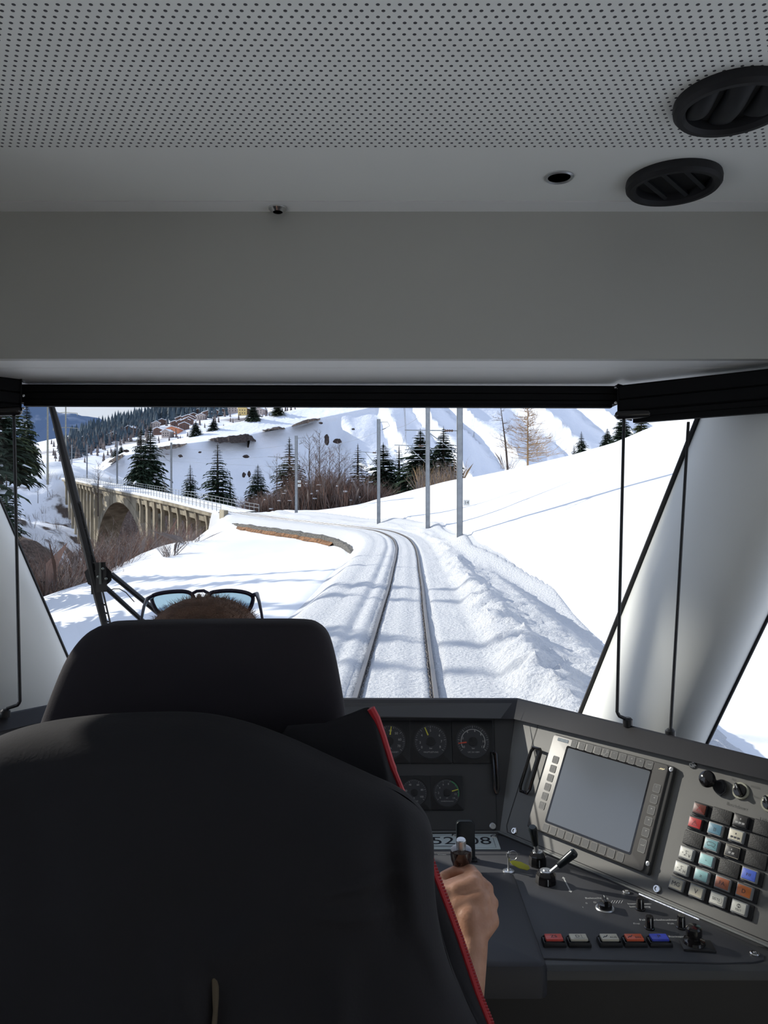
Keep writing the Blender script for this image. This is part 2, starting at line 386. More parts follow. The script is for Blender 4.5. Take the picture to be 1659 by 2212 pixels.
# ------------------------------------------------------------------ ploughed snow of the track bed
def prof(d, s, y):
    k = fbm(s * 1.0, d * 3.0, 1.3, 4)
    if abs(d) < 0.62:
        a = abs(abs(d) - 0.53)
        z = -0.045 - 0.10 * math.exp(-(a / 0.075) ** 2) + 0.012 * k
        z += 0.012 * math.cos(d * 12)
        return z
    if d > 0:
        z = -0.02 + 0.02 * k
        if d > 1.15: z += 0.03 * math.sin(min(1, (d - 1.15) / 0.5) * PI / 2)
        c = math.exp(-((d - 2.05 - 0.12 * fbm(s, 0, 3.0, 2)) / 0.42) ** 2); z += c * (0.26 + 0.16 * k)
        z -= 0.05 * math.exp(-((d - 1.45) / 0.15) ** 2)
        if d > 2.2: z -= (d - 2.2) * 0.10
        if d > 3.4: z -= (d - 3.4) * 0.45
        if d > 1.6: z += 0.085 * fbm(s * 1.6, d * 2.2, 0.7, 4) + 0.05 * fbm(s, d, 0.22, 2)
        z -= 0.06 * math.exp(-((d - 0.66) / 0.07) ** 2)
    else:
        z = -0.02 + 0.018 * k
        z -= 0.05 * math.exp(-((d + 1.02) / 0.10) ** 2)
        z += 0.03 * math.exp(-((d + 1.25) / 0.14) ** 2)
        z -= 0.05 * math.exp(-((d + 1.75) / 0.12) ** 2)
        z -= 0.06 * math.exp(-((d + 0.66) / 0.07) ** 2)
        if d < -1.9: z -= (-1.9 - d) * 0.12
    return z
ds = sorted(set([round(x, 3) for x in np.concatenate([np.arange(-3.8, -1.3, 0.16), np.arange(-1.3, 1.3, 0.055), np.arange(1.3, 5.35, 0.11)])]))
ss = [s_at_y(-12)]
while ss[-1] < S_BR + 2: ss.append(ss[-1] + max(0.10, 0.011 * max(0, np.interp(ss[-1], TS, TR[:, 1]))))
b = MB(); nd = len(ds)
for s in ss:
    y = float(np.interp(s, TS, TR[:, 1]))
    for d in ds:
        p = trd(s, d); z0 = p.z + prof(d, s, y)
        lo, hi = (2.3, 3.6)
        if d > 0: q_ = min(1, max(0, (y - 27) / 10)); lo, hi = 3.8 - 2.4 * q_, 5.0 - 2.1 * q_
        t = min(1, max(0, (abs(d) - lo) / (hi - lo))); t = t * t * (3 - 2 * t)
        if t > 0:
            T = float(TF(p.x, p.y)) + CZ
            z0 = z0 * (1 - t) + T * t
            if (d < -3.6) or d > hi + 0.25: z0 -= 0.12
        b.v.append(Vector((p.x, p.y, z0)))
for j in range(len(ss) - 1):
    for i in range(nd - 1): b.f.append([j * nd + i, j * nd + i + 1, (j + 1) * nd + i + 1, (j + 1) * nd + i])
b.m = [0] * len(b.f)
struct(b.obj('ground_track_bed', [M_BED], smooth=60), 'ploughed snow of the track bed with rough bank at its edge', 'track bed')

# rails
def sweep(b, d, secs, s0, s1, stepf=lambda y: max(0.25, 0.012 * y)):
    s = s0; rows = []
    while s < s1:
        rows.append([trd(s, d + a, z) for a, z in secs]); s += stepf(float(np.interp(s, TS, TR[:, 1])))
    rows.append([trd(s1, d + a, z) for a, z in secs]); n = len(secs)
    vs = [v for r in rows for v in r]; fs = []
    for j in range(len(rows) - 1):
        for i in range(n):
            k = (i + 1) % n; fs.append((j * n + i, j * n + k, (j + 1) * n + k, (j + 1) * n + i))
    fs.append(tuple(range(n))); fs.append(tuple((len(rows) - 1) * n + i for i in range(n))[::-1])
    b.add(vs, fs)
for d, lab in ((-0.53, 'left steel rail with dark web half buried in ploughed snow'), (0.53, 'right steel rail with dark web half buried in ploughed snow')):
    b = MB(); sweep(b, d, [(-0.032, -0.012), (-0.036, -0.045), (-0.018, -0.06), (-0.018, -0.16), (0.018, -0.16), (0.018, -0.06), (0.036, -0.045), (0.032, -0.012)], s_at_y(-11), S_END)
    r = b.obj('railway_rail', [M_RAIL], smooth=None); tag(r, lab, 'rail', 'the two rails of the single track')
    b = MB(); sweep(b, d, [(-0.032, -0.012), (0.032, -0.012), (0.026, 0.0), (-0.026, 0.0)], s_at_y(-11), S_END)
    h = b.obj('rail_head', [M_RAILTOP], r, smooth=None); h['label'] = 'polished rail head'
    b = MB(); q_ = -1 if d > 0 else 1; rg_ = random.Random(int(d * 10)); s_ = s_at_y(6)
    while s_ < s_at_y(60):
        yy_ = float(np.interp(s_, TS, TR[:, 1])); sz = rg_.uniform(0.014, 0.034); c_ = trd(s_, d + q_ * (0.045 + rg_.uniform(0, 0.022)), -0.055 + rg_.uniform(-.01, .012))
        t1_ = (trd(s_ + 0.1, d) - trd(s_ - 0.1, d)).normalized(); n1_ = Vector((t1_.y, -t1_.x, 0)); L_ = sz * rg_.uniform(1.5, 4.0)
        b.add([c_ - t1_ * L_, c_ + n1_ * sz * .6, c_ + t1_ * L_, c_ - n1_ * sz * .6, c_ + Vector((0, 0, sz * .8))], [(0, 1, 4), (1, 2, 4), (2, 3, 4), (3, 0, 4)]); s_ += rg_.uniform(0.03, 0.10) * (1 + yy_ / 25)
    o_ = b.obj('flange_grime', [mat('dark_grime', (0.10, 0.09, 0.085), 0.9)], r, smooth=None); o_['kind'] = 'stuff'; o_['label'] = 'dark dirty snow crumbs along the inner side of the rail'

# low stone wall on the outside of the bend
b = MB(); c = MB()
sa, sb = s_at_y(50), s_at_y(86); n = 60; vs = []; vc = []
for i in range(n + 1):
    s = sa + (sb - sa) * i / n; k = math.sin(PI * i / n) ** 0.35; r = 0.06 * fbm(s, 1, 0.8, 3)
    d = -3.0 - 0.9 * math.sin(PI * i / n); h = 0.40 * k
    top = -0.52 + r * 1.3 - 0.55 * (1 - k) + 0.05 * fbm(s, 9, 0.35, 2)
    vs += [trd(s, d, top), trd(s, d - 0.28, top - 0.03), trd(s, d - 0.34 - r, top - h), trd(s, d, top - 1.3)]
    vc += [trd(s, d - 0.30, top - h * 0.75 + r), trd(s, d - 0.6 + r * 2, top - h - 0.2 * k + 2 * r), trd(s, d - 0.3, top - h - 0.7)]
b.add(vs, [(4 * i + k, 4 * i + (k + 1) % 4, 4 * i + 4 + (k + 1) % 4, 4 * i + 4 + k) for i in range(n) for k in range(4)])
wl = b.obj('retaining_wall', [M_STONE], smooth=None); tag(wl, 'low grey stone retaining wall below the curving track', 'wall')
c.add(vc, [(3 * i + k, 3 * i + (k + 1) % 3, 3 * i + 3 + (k + 1) % 3, 3 * i + 3 + k) for i in range(n // 4, n) for k in range(3)])
o = c.obj('earth_edge', [M_RUSTEARTH], wl, smooth=None); o['label'] = 'rusty brown grass and earth under the wall'

# ------------------------------------------------------------------ viaduct
vroot = root('concrete_viaduct', 'long weathered concrete railway viaduct with one big arch over the gorge', 'viaduct', loc=(0, 0, 0))
def vsweep(b, secs, s0, s1, step=1.5):
    m = max(1, int((s1 - s0) / step)); rows = []
    for i in range(m + 1):
        s = s0 + (s1 - s0) * i / m; rows.append([trd(s, d, z) for d, z in secs])
    n = len(secs); vs = [v for r in rows for v in r]
    fs = [(j * n + i, j * n + (i + 1) % n, (j + 1) * n + (i + 1) % n, (j + 1) * n + i) for j in range(m) for i in range(n)]
    fs += [tuple(range(n)), tuple(m * n + i for i in range(n))[::-1]]
    b.add(vs, fs)
b = MB(); vsweep(b, [(-2.35, -0.25), (-2.35, -0.75), (-1.95, -0.85), (-1.8, -1.7), (1.8, -1.7), (1.95, -0.85), (2.35, -0.75), (2.35, -0.25)], S_BR - 3, S_END + 2)
b.obj('deck', [M_CONC], vroot, smooth=None)
b = MB()
vs_rows = []
m = 90
for i in range(m + 1):
    s = S_BR + 0.5 + (S_END + 2 - S_BR) * i / m; r = 0.05 * fbm(s, 0, 2.0, 2)
    vs_rows.append([trd(s, -2.4 + r, -0.30), trd(s, -2.42 + r, -0.02), trd(s, -2.1, 0.10 + r), trd(s, -1.0, 0.02), trd(s, -0.62, -0.03), trd(s, 0.62, -0.03), trd(s, 1.0, 0.02), trd(s, 2.1, 0.12), trd(s, 2.4, 0.0), trd(s, 2.4, -0.3)])
n = 10; b.add([v for r in vs_rows for v in r], [(j * n + i, j * n + i + 1, (j + 1) * n + i + 1, (j + 1) * n + i) for j in range(m) for i in range(n - 1)])
o = b.obj('snow_cover', [M_SNOW], vroot, smooth=50); o['label'] = 'snow lying on the viaduct deck'
b = MB()
for p in (trd(S_BR - 2.2, -2.6, -0.9), ):
    a = trd(S_BR - 2.4, 0) ; t = (trd(S_BR + 1, 0) - a).normalized(); nn = Vector((t.y, -t.x, 0))
    q0 = a + nn * -2.75; 
    pts4 = lambda z: [q0 + Vector((0, 0, z)), q0 + t * 1.6 + Vector((0, 0, z)), q0 + t * 1.6 + nn * 0.5 + Vector((0, 0, z)), q0 + nn * 0.5 + Vector((0, 0, z))]
    b.hull8(pts4(-1.9), pts4(0.35))
o = b.obj('end_block', [M_CONC], vroot, smooth=None); o['label'] = 'square concrete block at the near end of the viaduct'
# main arch
SC0 = s_at_y(136); HS = 20.0; zc = tr(SC0)[2] - 2.4; RISE = 13.0
b = MB(); m = 36
rows = []
for i in range(m + 1):
    a = PI * i / m; u = -HS * math.cos(a); zi = zc - RISE + RISE * math.sin(a); uo = -(HS + 1.6) * math.cos(a); zo = zc - RISE + (RISE + 1.3) * math.sin(a)
    def q(u, d, z): v = trd(SC0 + u, d); return Vector((v.x, v.y, z))
    rows.append([q(u, -2.0, zi), q(uo, -2.0, zo), q(uo, 2.0, zo), q(u, 2.0, zi)])
b.add([v for r in rows for v in r], [(j * 4 + i, j * 4 + (i + 1) % 4, (j + 1) * 4 + (i + 1) % 4, (j + 1) * 4 + i) for j in range(m) for i in range(4)])
b.obj('main_arch', [M_CONC], vroot, smooth=None)
b = MB()
for sd in (-1.85, 1.45):
    b = MB(); m = 26
    for i in range(m):
        u0 = -13 + 26 * i / m; u1 = -13 + 26 * (i + 1) / m
        f = lambda u: zc - RISE + (RISE + 1.25) * math.sqrt(max(0, 1 - (u / (HS + 1.6)) ** 2))
        def q(u, d, z): v = trd(SC0 + u, d); return Vector((v.x, v.y, z))
        t0 = trd(SC0 + u0, 0).z - 1.2; t1 = trd(SC0 + u1, 0).z - 1.2
        b.hull8([q(u0, sd, f(u0) - 0.2), q(u1, sd, f(u1) - 0.2), q(u1, sd, t1), q(u0, sd, t0)], [q(u0, sd + 0.4, f(u0) - 0.2), q(u1, sd + 0.4, f(u1) - 0.2), q(u1, sd + 0.4, t1), q(u0, sd + 0.4, t0)])
    b.obj('spandrel_wall', [M_CONC], vroot, smooth=None)
s = S_BR + 2.2
while s < S_END:
    u = s - SC0
    if abs(u) > 13.5:
        if abs(u) < HS + 1.4: foot = zc - RISE + (RISE + 1.2) * math.sqrt(max(0, 1 - (u / (HS + 1.6)) ** 2)) - 0.3
        else: foot = -13.0
        c0 = trd(s, 0); t = (trd(s + .5, 0) - trd(s - .5, 0)).normalized(); nn = Vector((t.y, -t.x, 0))
        big = abs(abs(u) - HS - 2) < 2.2
        w_ = 0.55 if big else 0.24
        b = MB()
        for sd in (-1.95, 1.4):
            pt = lambda z, ww, e=0: [Vector((0, 0, z)) + Vector((c0.x, c0.y, 0)) + nn * (sd - e) - t * ww, Vector((0, 0, z)) + Vector((c0.x, c0.y, 0)) + nn * (sd - e) + t * ww,
                                Vector((0, 0, z)) + Vector((c0.x, c0.y, 0)) + nn * (sd + 0.5) + t * ww, Vector((0, 0, z)) + Vector((c0.x, c0.y, 0)) + nn * (sd + 0.5) - t * ww]
            b.hull8(pt(foot, w_), pt(c0.z - 1.5, w_)); b.hull8(pt(c0.z - 2.1, w_), pt(c0.z - 0.8, w_ * 1.9, 0.25))
        z_ = c0.z - 2.6
        b.hull8([Vector((c0.x, c0.y, z_)) + nn * -1.9 - t * .15, Vector((c0.x, c0.y, z_)) + nn * -1.9 + t * .15, Vector((c0.x, c0.y, z_)) + nn * 1.9 + t * .15, Vector((c0.x, c0.y, z_)) + nn * 1.9 - t * .15],
                [Vector((c0.x, c0.y, z_ + .5)) + nn * -1.9 - t * .15, Vector((c0.x, c0.y, z_ + .5)) + nn * -1.9 + t * .15, Vector((c0.x, c0.y, z_ + .5)) + nn * 1.9 + t * .15, Vector((c0.x, c0.y, z_ + .5)) + nn * 1.9 - t * .15])
        b.obj('pier', [M_CONC], vroot, smooth=None)
    s += 4.1
for sd, nm in ((-2.3, 'near'), (2.3, 'far')):
    b = MB(); s = S_BR
    while s < S_END:
        b.tube([trd(s, sd, -0.3), trd(s, sd, 0.92)], 0.035, 5); s += 1.55
    for h in (0.9, 0.5):
        pp = []; s = S_BR
        while s < S_END: pp.append(trd(s, sd, h)); s += 3
        b.tube(pp, 0.03, 5)
    b.obj('railing', [M_GALV], vroot, smooth=None)

# ------------------------------------------------------------------ catenary masts
def mast(x, y, zr, h, lab, wbase=0.30, sign=False, arm=True, dirn=None, rot=0.0):
    r = root('catenary_mast', lab, 'mast', 'catenary masts along the line', loc=(x, y, CZ + zr))
    b = MB(); w_ = wbase / 2; t_ = 0.03
    for (ax, ay) in ((-1, 0), (1, 0)): b.box(ax * w_ - 0.02 if ax > 0 else -w_, ax * w_ if ax > 0 else -w_ + 0.02, -w_ * 0.9, w_ * 0.9, -1.2, h)
    b.box(-w_, w_, -0.012, 0.012, -1.2, h)
    b.box(-w_, w_, -w_ * 0.9, -w_ * 0.9 + 0.015, -1.2, h); b.box(-w_, w_, w_ * 0.9 - 0.015, w_ * 0.9, -1.2, h)
    b.obj('pole', [M_GALV], r, smooth=None)
    i = int(np.argmin((TR[:, 0] - x) ** 2 + (TR[:, 1] - y) ** 2)); ctr = TR[i]
    d = Vector((ctr[0] - x, ctr[1] - y, 0)); L = d.length; d.normalize()
    zt = ctr[2] - (CZ + zr)
    b = MB(); a0 = Vector((0, 0, zt + 6.3)); a1 = d * (L + 0.1) + Vector((0, 0, zt + 6.35)); a2 = Vector((0, 0, zt + 5.0))
    b.tube([a0, a1], 0.03, 6); b.tube([a2, a0 + (a1 - a0) * 0.62], 0.028, 6); b.tube([Vector((0, 0, zt + 5.35)), d * (L + 0.1) + Vector((0, 0, zt + 5.3))], 0.022, 6)
    b.obj('cantilever_arm', [M_GALV], r, smooth=None)
    b = MB(); pp = []; rr_ = []
    for q in range(9): pp.append(a0 + (a1 - a0) * (0.12 + 0.02 * q)); rr_.append(0.075 if q % 2 else 0.035)
    b.tube(pp, rr_, 8); b.obj('insulator', [mat('brown_porcelain', (0.12, 0.07, 0.05), 0.3)], r)
    b = MB(); b.tube([Vector((0, 0, h - 0.25)), Vector((0.75, 0.1, h - 0.22)), Vector((0.95, 0.1, h - 0.55)), Vector((0.6, 0.1, h - 0.75))], 0.025, 6)
    b.tube([Vector((0.6, 0.1, h - 0.76)), Vector((0.3, 0.05, h - 0.9))], 0.05, 6)
    b.obj('top_bracket', [M_GALV], r, smooth=None)
    if sign:
        for (z0, z1) in sign:
            b = MB(); b.box(w_ + 0.04, w_ + 0.36, -0.19, -0.17, z0, z1); b.box(w_ - 0.02, w_ + 0.05, -0.18, -0.17, z0 + 0.1, z0 + 0.13)
            p = b.obj('number_sign', [mat('white_sign', (0.75, 0.75, 0.72), 0.6)], r, smooth=None)
            zz_ = (z0 + z1) / 2; b = MB(); vs_, fs_ = text_mesh('14' if len(sign) == 1 else '8', 0.30 if len(sign) == 1 else 0.26)
            b.add([(w_ + 0.20 + v_[0] * 0.8, -0.192, zz_ + v_[1] * 0.8) for v_ in vs_], fs_)
            b.obj('number', [mat('sign_black', (0.03, 0.03, 0.03), 0.6)], p, smooth=None)
    return r
def PM(px, py, D): v = P(px, py, D); return v.x, v.y, v.z - CZ
MASTS = [((993, 1155, 41), 9.6, 'nearest grey catenary mast, tallest of the row, with small white number sign', [(1.55, 1.85)]),
         ((924, 1130, 55), 9.6, 'second grey catenary mast, at the foot of the snowy hill before the bend', None),
         ((818, 1120, 66), 8.5, 'third grey catenary mast, in the middle of the bend in front of dark spruces', None),
         ((640, 1110, 83), 8.4, 'fourth grey catenary mast, beside brown bushes, with two white signs', [(3.35, 3.6), (2.9, 3.2)]),
         ((370, 1068, 125), 8.4, 'slim catenary mast on the viaduct to the right of the big double spruce', None),
         ((253, 1045, 152), 8.4, 'slim catenary mast on the viaduct over the big arch', None),
         ((188, 1033, 192), 8.4, 'catenary mast at the far end of the viaduct just right of the wiper', None),
         ((155, 1020, 235), 8.4, 'farthest catenary mast, beyond the viaduct against the snowy bank', None)]
MP = []
for (a, h, lab, sg) in MASTS:
    x, y, z = PM(*a); mast(x, y, z, h, lab, sign=sg, wbase=0.30 if y < 100 else 0.26); MP.append((x, y, z, h))
MP.append(None)
x0, y0 = -1.0 + 3.6, 18.0
# wires over the track
def wire(pts, sag, r, name, lab, n=10):
    b = MB(); out = []
    for i in range(len(pts) - 1):
        for k in range(n):
            t = k / n; p = pts[i].lerp(pts[i + 1], t); out.append(p - Vector((0, 0, sag * 4 * t * (1 - t))))
    out.append(pts[-1]); b.tube(out, r, 5)
    tag(b.obj(name, [M_WIRE]), lab, 'wire', 'overhead wires')
sm = [float(TS[int(np.argmin((TR[:, 0] - m_[0]) ** 2 + (TR[:, 1] - m_[1]) ** 2))]) for m_ in MP if m_]
sm = [s_at_y(-10), s_at_y(18)] + sm
wire([trd(s, 0, 5.3) for s in sm], 0.02, 0.007, 'contact_wire', 'thin contact wire hung low over the middle of the track')
wire([trd(s, 0, 6.35) for s in sm], 0.55, 0.007, 'catenary_wire', 'thin sagging catenary wire hung above the contact wire')
tops = [Vector((m_[0] + 0.6, m_[1] + 0.1, CZ + m_[2] + m_[3] - 0.75)) for m_ in MP if m_]
wire([Vector((6, 10, CZ + 7))] + tops, 0.7, 0.008, 'feeder_wire', 'thin feeder wire carried on the tops of the masts')

# power line poles at far left
def power_pole(px, pyb, D, h, lab, arms, steel):
    v = P(px, pyb, D); r = root('power_line_pole', lab, 'power pole', loc=v)
    b = MB(); b.tube([(0, 0, -3), (0, 0, h)], [0.30 if not steel else 0.22, 0.17], 8)
    b.obj('pole', [mat('pole_concrete', (0.34, 0.33, 0.27), 0.8, var=0.15)], r)
    for z, w_ in arms:
        b = MB(); b.tube([(-w_, 0, z), (0, 0, z + 0.25), (w_, 0, z)], 0.09, 6)
        for x in (-w_, w_): b.tube([(x, 0, z - 0.7), (x, 0, z)], 0.07, 6)
        b.obj('cross_arm', [mat('pole_concrete', (0.34, 0.33, 0.27))], r)
power_pole(103, 1020, 185, 17.5, 'tall pale power pole standing on the snowy bank, behind the left rod', [(16.6, 3.2)], False)
power_pole(142, 1000, 205, 17.0, 'tall pale power pole with two wide cross arms, right of the wiper top', [(13.2, 3.1), (9.2, 3.3)], True)
# ------------------------------------------------------------------ far land forms
def hill_from(cols, nsub, fn_noise, name, mats, midx=None, lab=None, cat_='hill'):
    # cols: list of polylines (back to front), all the same length
    C = np.array(cols, float); m, k = C.shape[0], C.shape[1]
    us = np.linspace(0, m - 1, nsub[0]); b = MB(); rows = []
    vs_ = np.linspace(0, k - 1, nsub[1])
    for v in vs_:
        j = min(int(v), k - 2); fv = v - j
        for u in us:
            i = min(int(u), m - 2); fu = u - i; fu_ = fu * fu * (3 - 2 * fu) * 0.5 + fu * 0.5
            p = (C[i, j] * (1 - fu_) + C[i + 1, j] * fu_) * (1 - fv) + (C[i, j + 1] * (1 - fu_) + C[i + 1, j + 1] * fu_) * fv
            b.v.append(Vector(p) + fn_noise(u, v, p))
    nu = nsub[0]
    for j in range(nsub[1] - 1):
        for i in range(nu - 1):
            b.f.append([j * nu + i, j * nu + i + 1, (j + 1) * nu + i + 1, (j + 1) * nu + i]); b.m.append(midx(us[i], vs_[j]) if midx else 0)
    o = b.obj(name, mats, smooth=50); return struct(o, lab, cat_)
def dpt(px): return 330 + (min(px, 720) - 150) * 0.17
# silhouette, break of slope and foot of the shaded slope: (px, y silhouette, y break)
SIL = [(120, 1062, 1078), (165, 1044, 1052), (200, 1018, 1030), (228, 992, 1012), (270, 972, 984), (342, 957, 968), (418, 940, 957), (476, 922, 948), (552, 904, 937), (615, 889, 925), (700, 874, 901),
       (780, 858, 884), (880, 838, 862), (1000, 812, 838), (1120, 790, 815), (1250, 770, 790), (1400, 750, 770), (1600, 730, 750)]
cols = []
for (px, ys_, yb) in SIL:
    D = dpt(px); back = P(px, ys_, D + 42); back2 = P(px - 4, ys_, D + 75) - Vector((0, 0, 12))
    brk = P(px, yb, D + 8); rr_ = 46 + max(0, (CZ + (CY - yb) / F * D)) * 0.15
    foot = P(px, 1150, 1.0) ; fz = -10.0
    dz = brk.z - fz; run = dz * 0.80
    w_ = min(1, max(0, (px - 650) / 150)); q = Vector((brk.x + run * 0.15, brk.y - run * (0.85 + 0.75 * w_), fz))
    mid = brk.lerp(q, 0.5) + Vector((0, 0, -dz * 0.03)); lip = brk + Vector((0.5, -1.2, -2.6))
    cols.append([back2, back, brk, lip, mid, q])
def nz(u, v, p):
    px = CX + p[0] / p[1] * F; o = Vector((0, 0, 0))
    if v > 2.5:
        k = min(1, (v - 2.5) / 0.8)
        amp = np.interp(px, [150, 640, 720, 850, 1000, 1700], [0.6, 0.9, 4.0, 8.0, 10.0, 11.0]) * k
        t = (p[0] + 0.25 * p[1] - 0.9 * p[2] * 0.35)
        rid = abs(noise.noise(Vector((t / 26.0, p[2] / 120.0, 1.3)))) * 2 - 0.45 + 0.5 * noise.noise(Vector((t / 9.0, p[2] / 40.0, 5.0)))
        ph = (p[0] + 0.55 * p[2] + 5 * noise.noise(Vector((p[0] / 40, p[2] / 25, 2)))) / (27 + 9 * noise.noise(Vector((p[0] / 90, 0, 7)))); ph -= math.floor(ph)
        saw = ph / 0.22 if ph < 0.22 else (1 - ph) / 0.78
        rid = (saw - 0.4) * 1.0 + 0.25 * rid * (px > 560)
        o = Vector((0.1, -1.0, 0.35)) * (amp * rid) + Vector((0, -1, 0.3)) * (0.8 * fbm(p[0] + p[2], p[2], 12, 3) * k)
    return o + Vector((0, 0, 0.5 * fbm(p[0], p[1], 30, 2)))
def mi(u, v): return 0
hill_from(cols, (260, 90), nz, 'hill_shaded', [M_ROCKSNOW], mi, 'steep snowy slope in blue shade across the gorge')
# bare earth cracks along the break of slope, and rocks sticking out of the snow
def crack(pxs, name='earth_scar', lab='dark earth scar where the snow has slid off the shaded slope'):
    b = MB(); vs = []; n = len(pxs)
    q_ = []
    for (a_, b_) in zip(pxs[:-1], pxs[1:]):
        for k_ in range(4): t_ = k_ / 4; q_.append(tuple(a_[j_] * (1 - t_) + b_[j_] * t_ + (random.uniform(-1.3, 1.3) if j_ else 0) for j_ in range(3)))
    pxs = q_ + [pxs[-1]]; n = len(pxs)
    for i, (px, y0, y1) in enumerate(pxs):
        D = dpt(px) + 2; vs += [P(px, y0, D + 3), P(px, y1, D - 3), P(px, (y0 + y1) / 2, D + 12)]
    fs = [(3 * i + k, 3 * i + (k + 1) % 3, 3 * i + 3 + (k + 1) % 3, 3 * i + 3 + k) for i in range(n - 1) for k in range(3)]
    b.add(vs, fs); tag(b.obj(name, [M_EARTH], smooth=None), lab, 'earth scar', 'earth scars on the shaded slope')
crack([(450, 949, 950), (458, 948, 953), (475, 944, 957), (495, 942, 956), (515, 940, 958), (532, 937, 955), (538, 938, 950), (545, 943, 953), (553, 951, 954)], lab='largest dark earth scar, at the middle of the shaded slope above a tall spruce')
crack([(538, 950, 951), (534, 953, 966), (537, 955, 968), (540, 952, 953)], lab='narrow dark streak of earth hanging below the largest scar')
crack([(567, 929, 930), (580, 926, 929), (598, 922, 928), (614, 923, 927), (616, 925, 926)], lab='second dark earth scar, a short flat one right of the largest')
crack([(630, 920, 921), (650, 911, 918), (670, 905, 912), (692, 903, 906)], lab='topmost dark earth scar, slanting up to the right on the shaded slope')
crack([(334, 967, 968), (345, 966, 971), (365, 962, 970), (385, 959, 967), (404, 957, 959)], lab='brown earth scar just right of the big double spruce')
crack([(233, 1000, 1001), (240, 992, 999), (252, 984, 996), (264, 981, 988), (267, 981, 982)], lab='small brown earth scar above the far part of the viaduct')
def rock(px, py, D, r, lab):
    b = MB(); rng = random.Random(int(px * 7 + py)); n = 10; m = 6; v = P(px, py, D); vs = []
    for i in range(m + 1):
        ph = PI * i / m
        for k in range(n):
            th = 2 * PI * k / n; q = 0.65 + 0.5 * rng.random()
            vs.append((r[0] * q * math.sin(ph) * math.cos(th), r[0] * q * math.sin(ph) * math.sin(th), r[1] * q * math.cos(ph)))
    fs = [(i * n + k, (i + 1) * n + k, (i + 1) * n + (k + 1) % n, i * n + (k + 1) % n) for i in range(m) for k in range(n)]
    b.add(vs, fs); o = b.obj('rock', [M_EARTH], smooth=None); o.location = v
    tag(o, lab, 'rock', 'rocks poking out of the shaded slope')
for px, py, a, h, lab in ((531, 986, 1.4, 0.7, 'small dark rock on the shaded slope, below the narrow earth streak'), (527, 1026, 0.8, 1.1, 'dark rock low on the shaded slope, left one of a pair'), (538, 1024, 0.7, 1.3, 'dark rock low on the shaded slope, right one of a pair'),
                     (706, 950, 1.2, 2.2, 'dark slanting rock beside the sunlit snow rib'), (729, 953, 2.0, 1.0, 'dark double rock right of the slanting rock'), (693, 914, 0.9, 0.5, 'tiny dark rock below the topmost earth scar'),
                     (390, 985, 1.0, 0.6, 'dark rock on the shaded slope, alone near the mast on the viaduct'), (432, 977, 0.8, 0.4, 'flat dark rock on the shaded slope above the small spruce'), (273, 974, 1.3, 0.6, 'dark rock above the far viaduct, near the small earth scar'),
                     (1042, 964, 1.7, 0.6, 'flat dark rock on the slope between the nearest mast and the larch'), (763, 927, 0.8, 0.4, 'tiny dark rock high on the slope left of the third mast')):
    rock(px, py, dpt(px) - 14, (a * (dpt(px) / 330), h * dpt(px) / 330), lab)

# village hillside and distant mountain
V = [(-330, 640, 30), (-200, 640, 34), (-100, 640, 38), (0, 700, 60), (-265, 700, 50), (-217, 950, 118), (-440, 1100, 108), (-400, 1150, 138), (-295, 1200, 172), (-150, 1150, 200), (0, 1100, 200), (-600, 900, 60), (-700, 1100, 70), (-520, 1250, 110), (-300, 900, 95), (-180, 800, 84), (-60, 850, 110),
     (-380, 850, 68), (-470, 750, 30), (-560, 1400, 90), (-350, 1400, 120), (0, 1400, 200), (-340, 1010, 112), (-700, 700, 10), (-420, 1000, 92)]
VF = tps(V)
def vz(x, y): return float(VF(x, y)) + CZ + 5 * fbm(x, y, 90, 3)
b = MB(); nx_, ny_ = 90, 90
b.surf(lambda u, v: (-720 + 740 * u, 620 + 780 * v, vz(-720 + 740 * u, 620 + 780 * v)), nx_, ny_)
M_VSNOW = two_tone('village_hillside', (0.19, 0.17, 0.17), (0.80, 0.82, 0.88), 0.011, 0.40, 0.49, stretch=(1, 1.6, 1), bump=0.2, bdist=1.0)
struct(b.obj('hill_village', [M_VSNOW], smooth=60), 'hillside with the village, snowy meadows and scrub', 'hill')
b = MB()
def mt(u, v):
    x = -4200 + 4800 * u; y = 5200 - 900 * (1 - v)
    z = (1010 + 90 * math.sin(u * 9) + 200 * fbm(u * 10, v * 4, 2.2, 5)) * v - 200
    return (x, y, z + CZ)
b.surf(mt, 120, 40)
M_FAR = two_tone('haze_painted_mountain', (0.13, 0.19, 0.30), (0.60, 0.64, 0.72), 0.0022, 0.54, 0.64, bump=0.2, bdist=20)  # distance haze painted in as a blue surface colour
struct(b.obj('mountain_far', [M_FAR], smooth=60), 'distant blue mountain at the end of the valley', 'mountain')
# lower valley floor behind the bank
b = MB(); b.surf(lambda u, v: (-900 + 1100 * u, 200 + 480 * v, CZ - 30 + 66 * v * v + 4 * fbm(u * 20, v * 9, 2, 3)), 50, 30)
struct(b.obj('ground_valley', [M_VSNOW], smooth=60), 'valley floor behind the viaduct', 'valley floor')

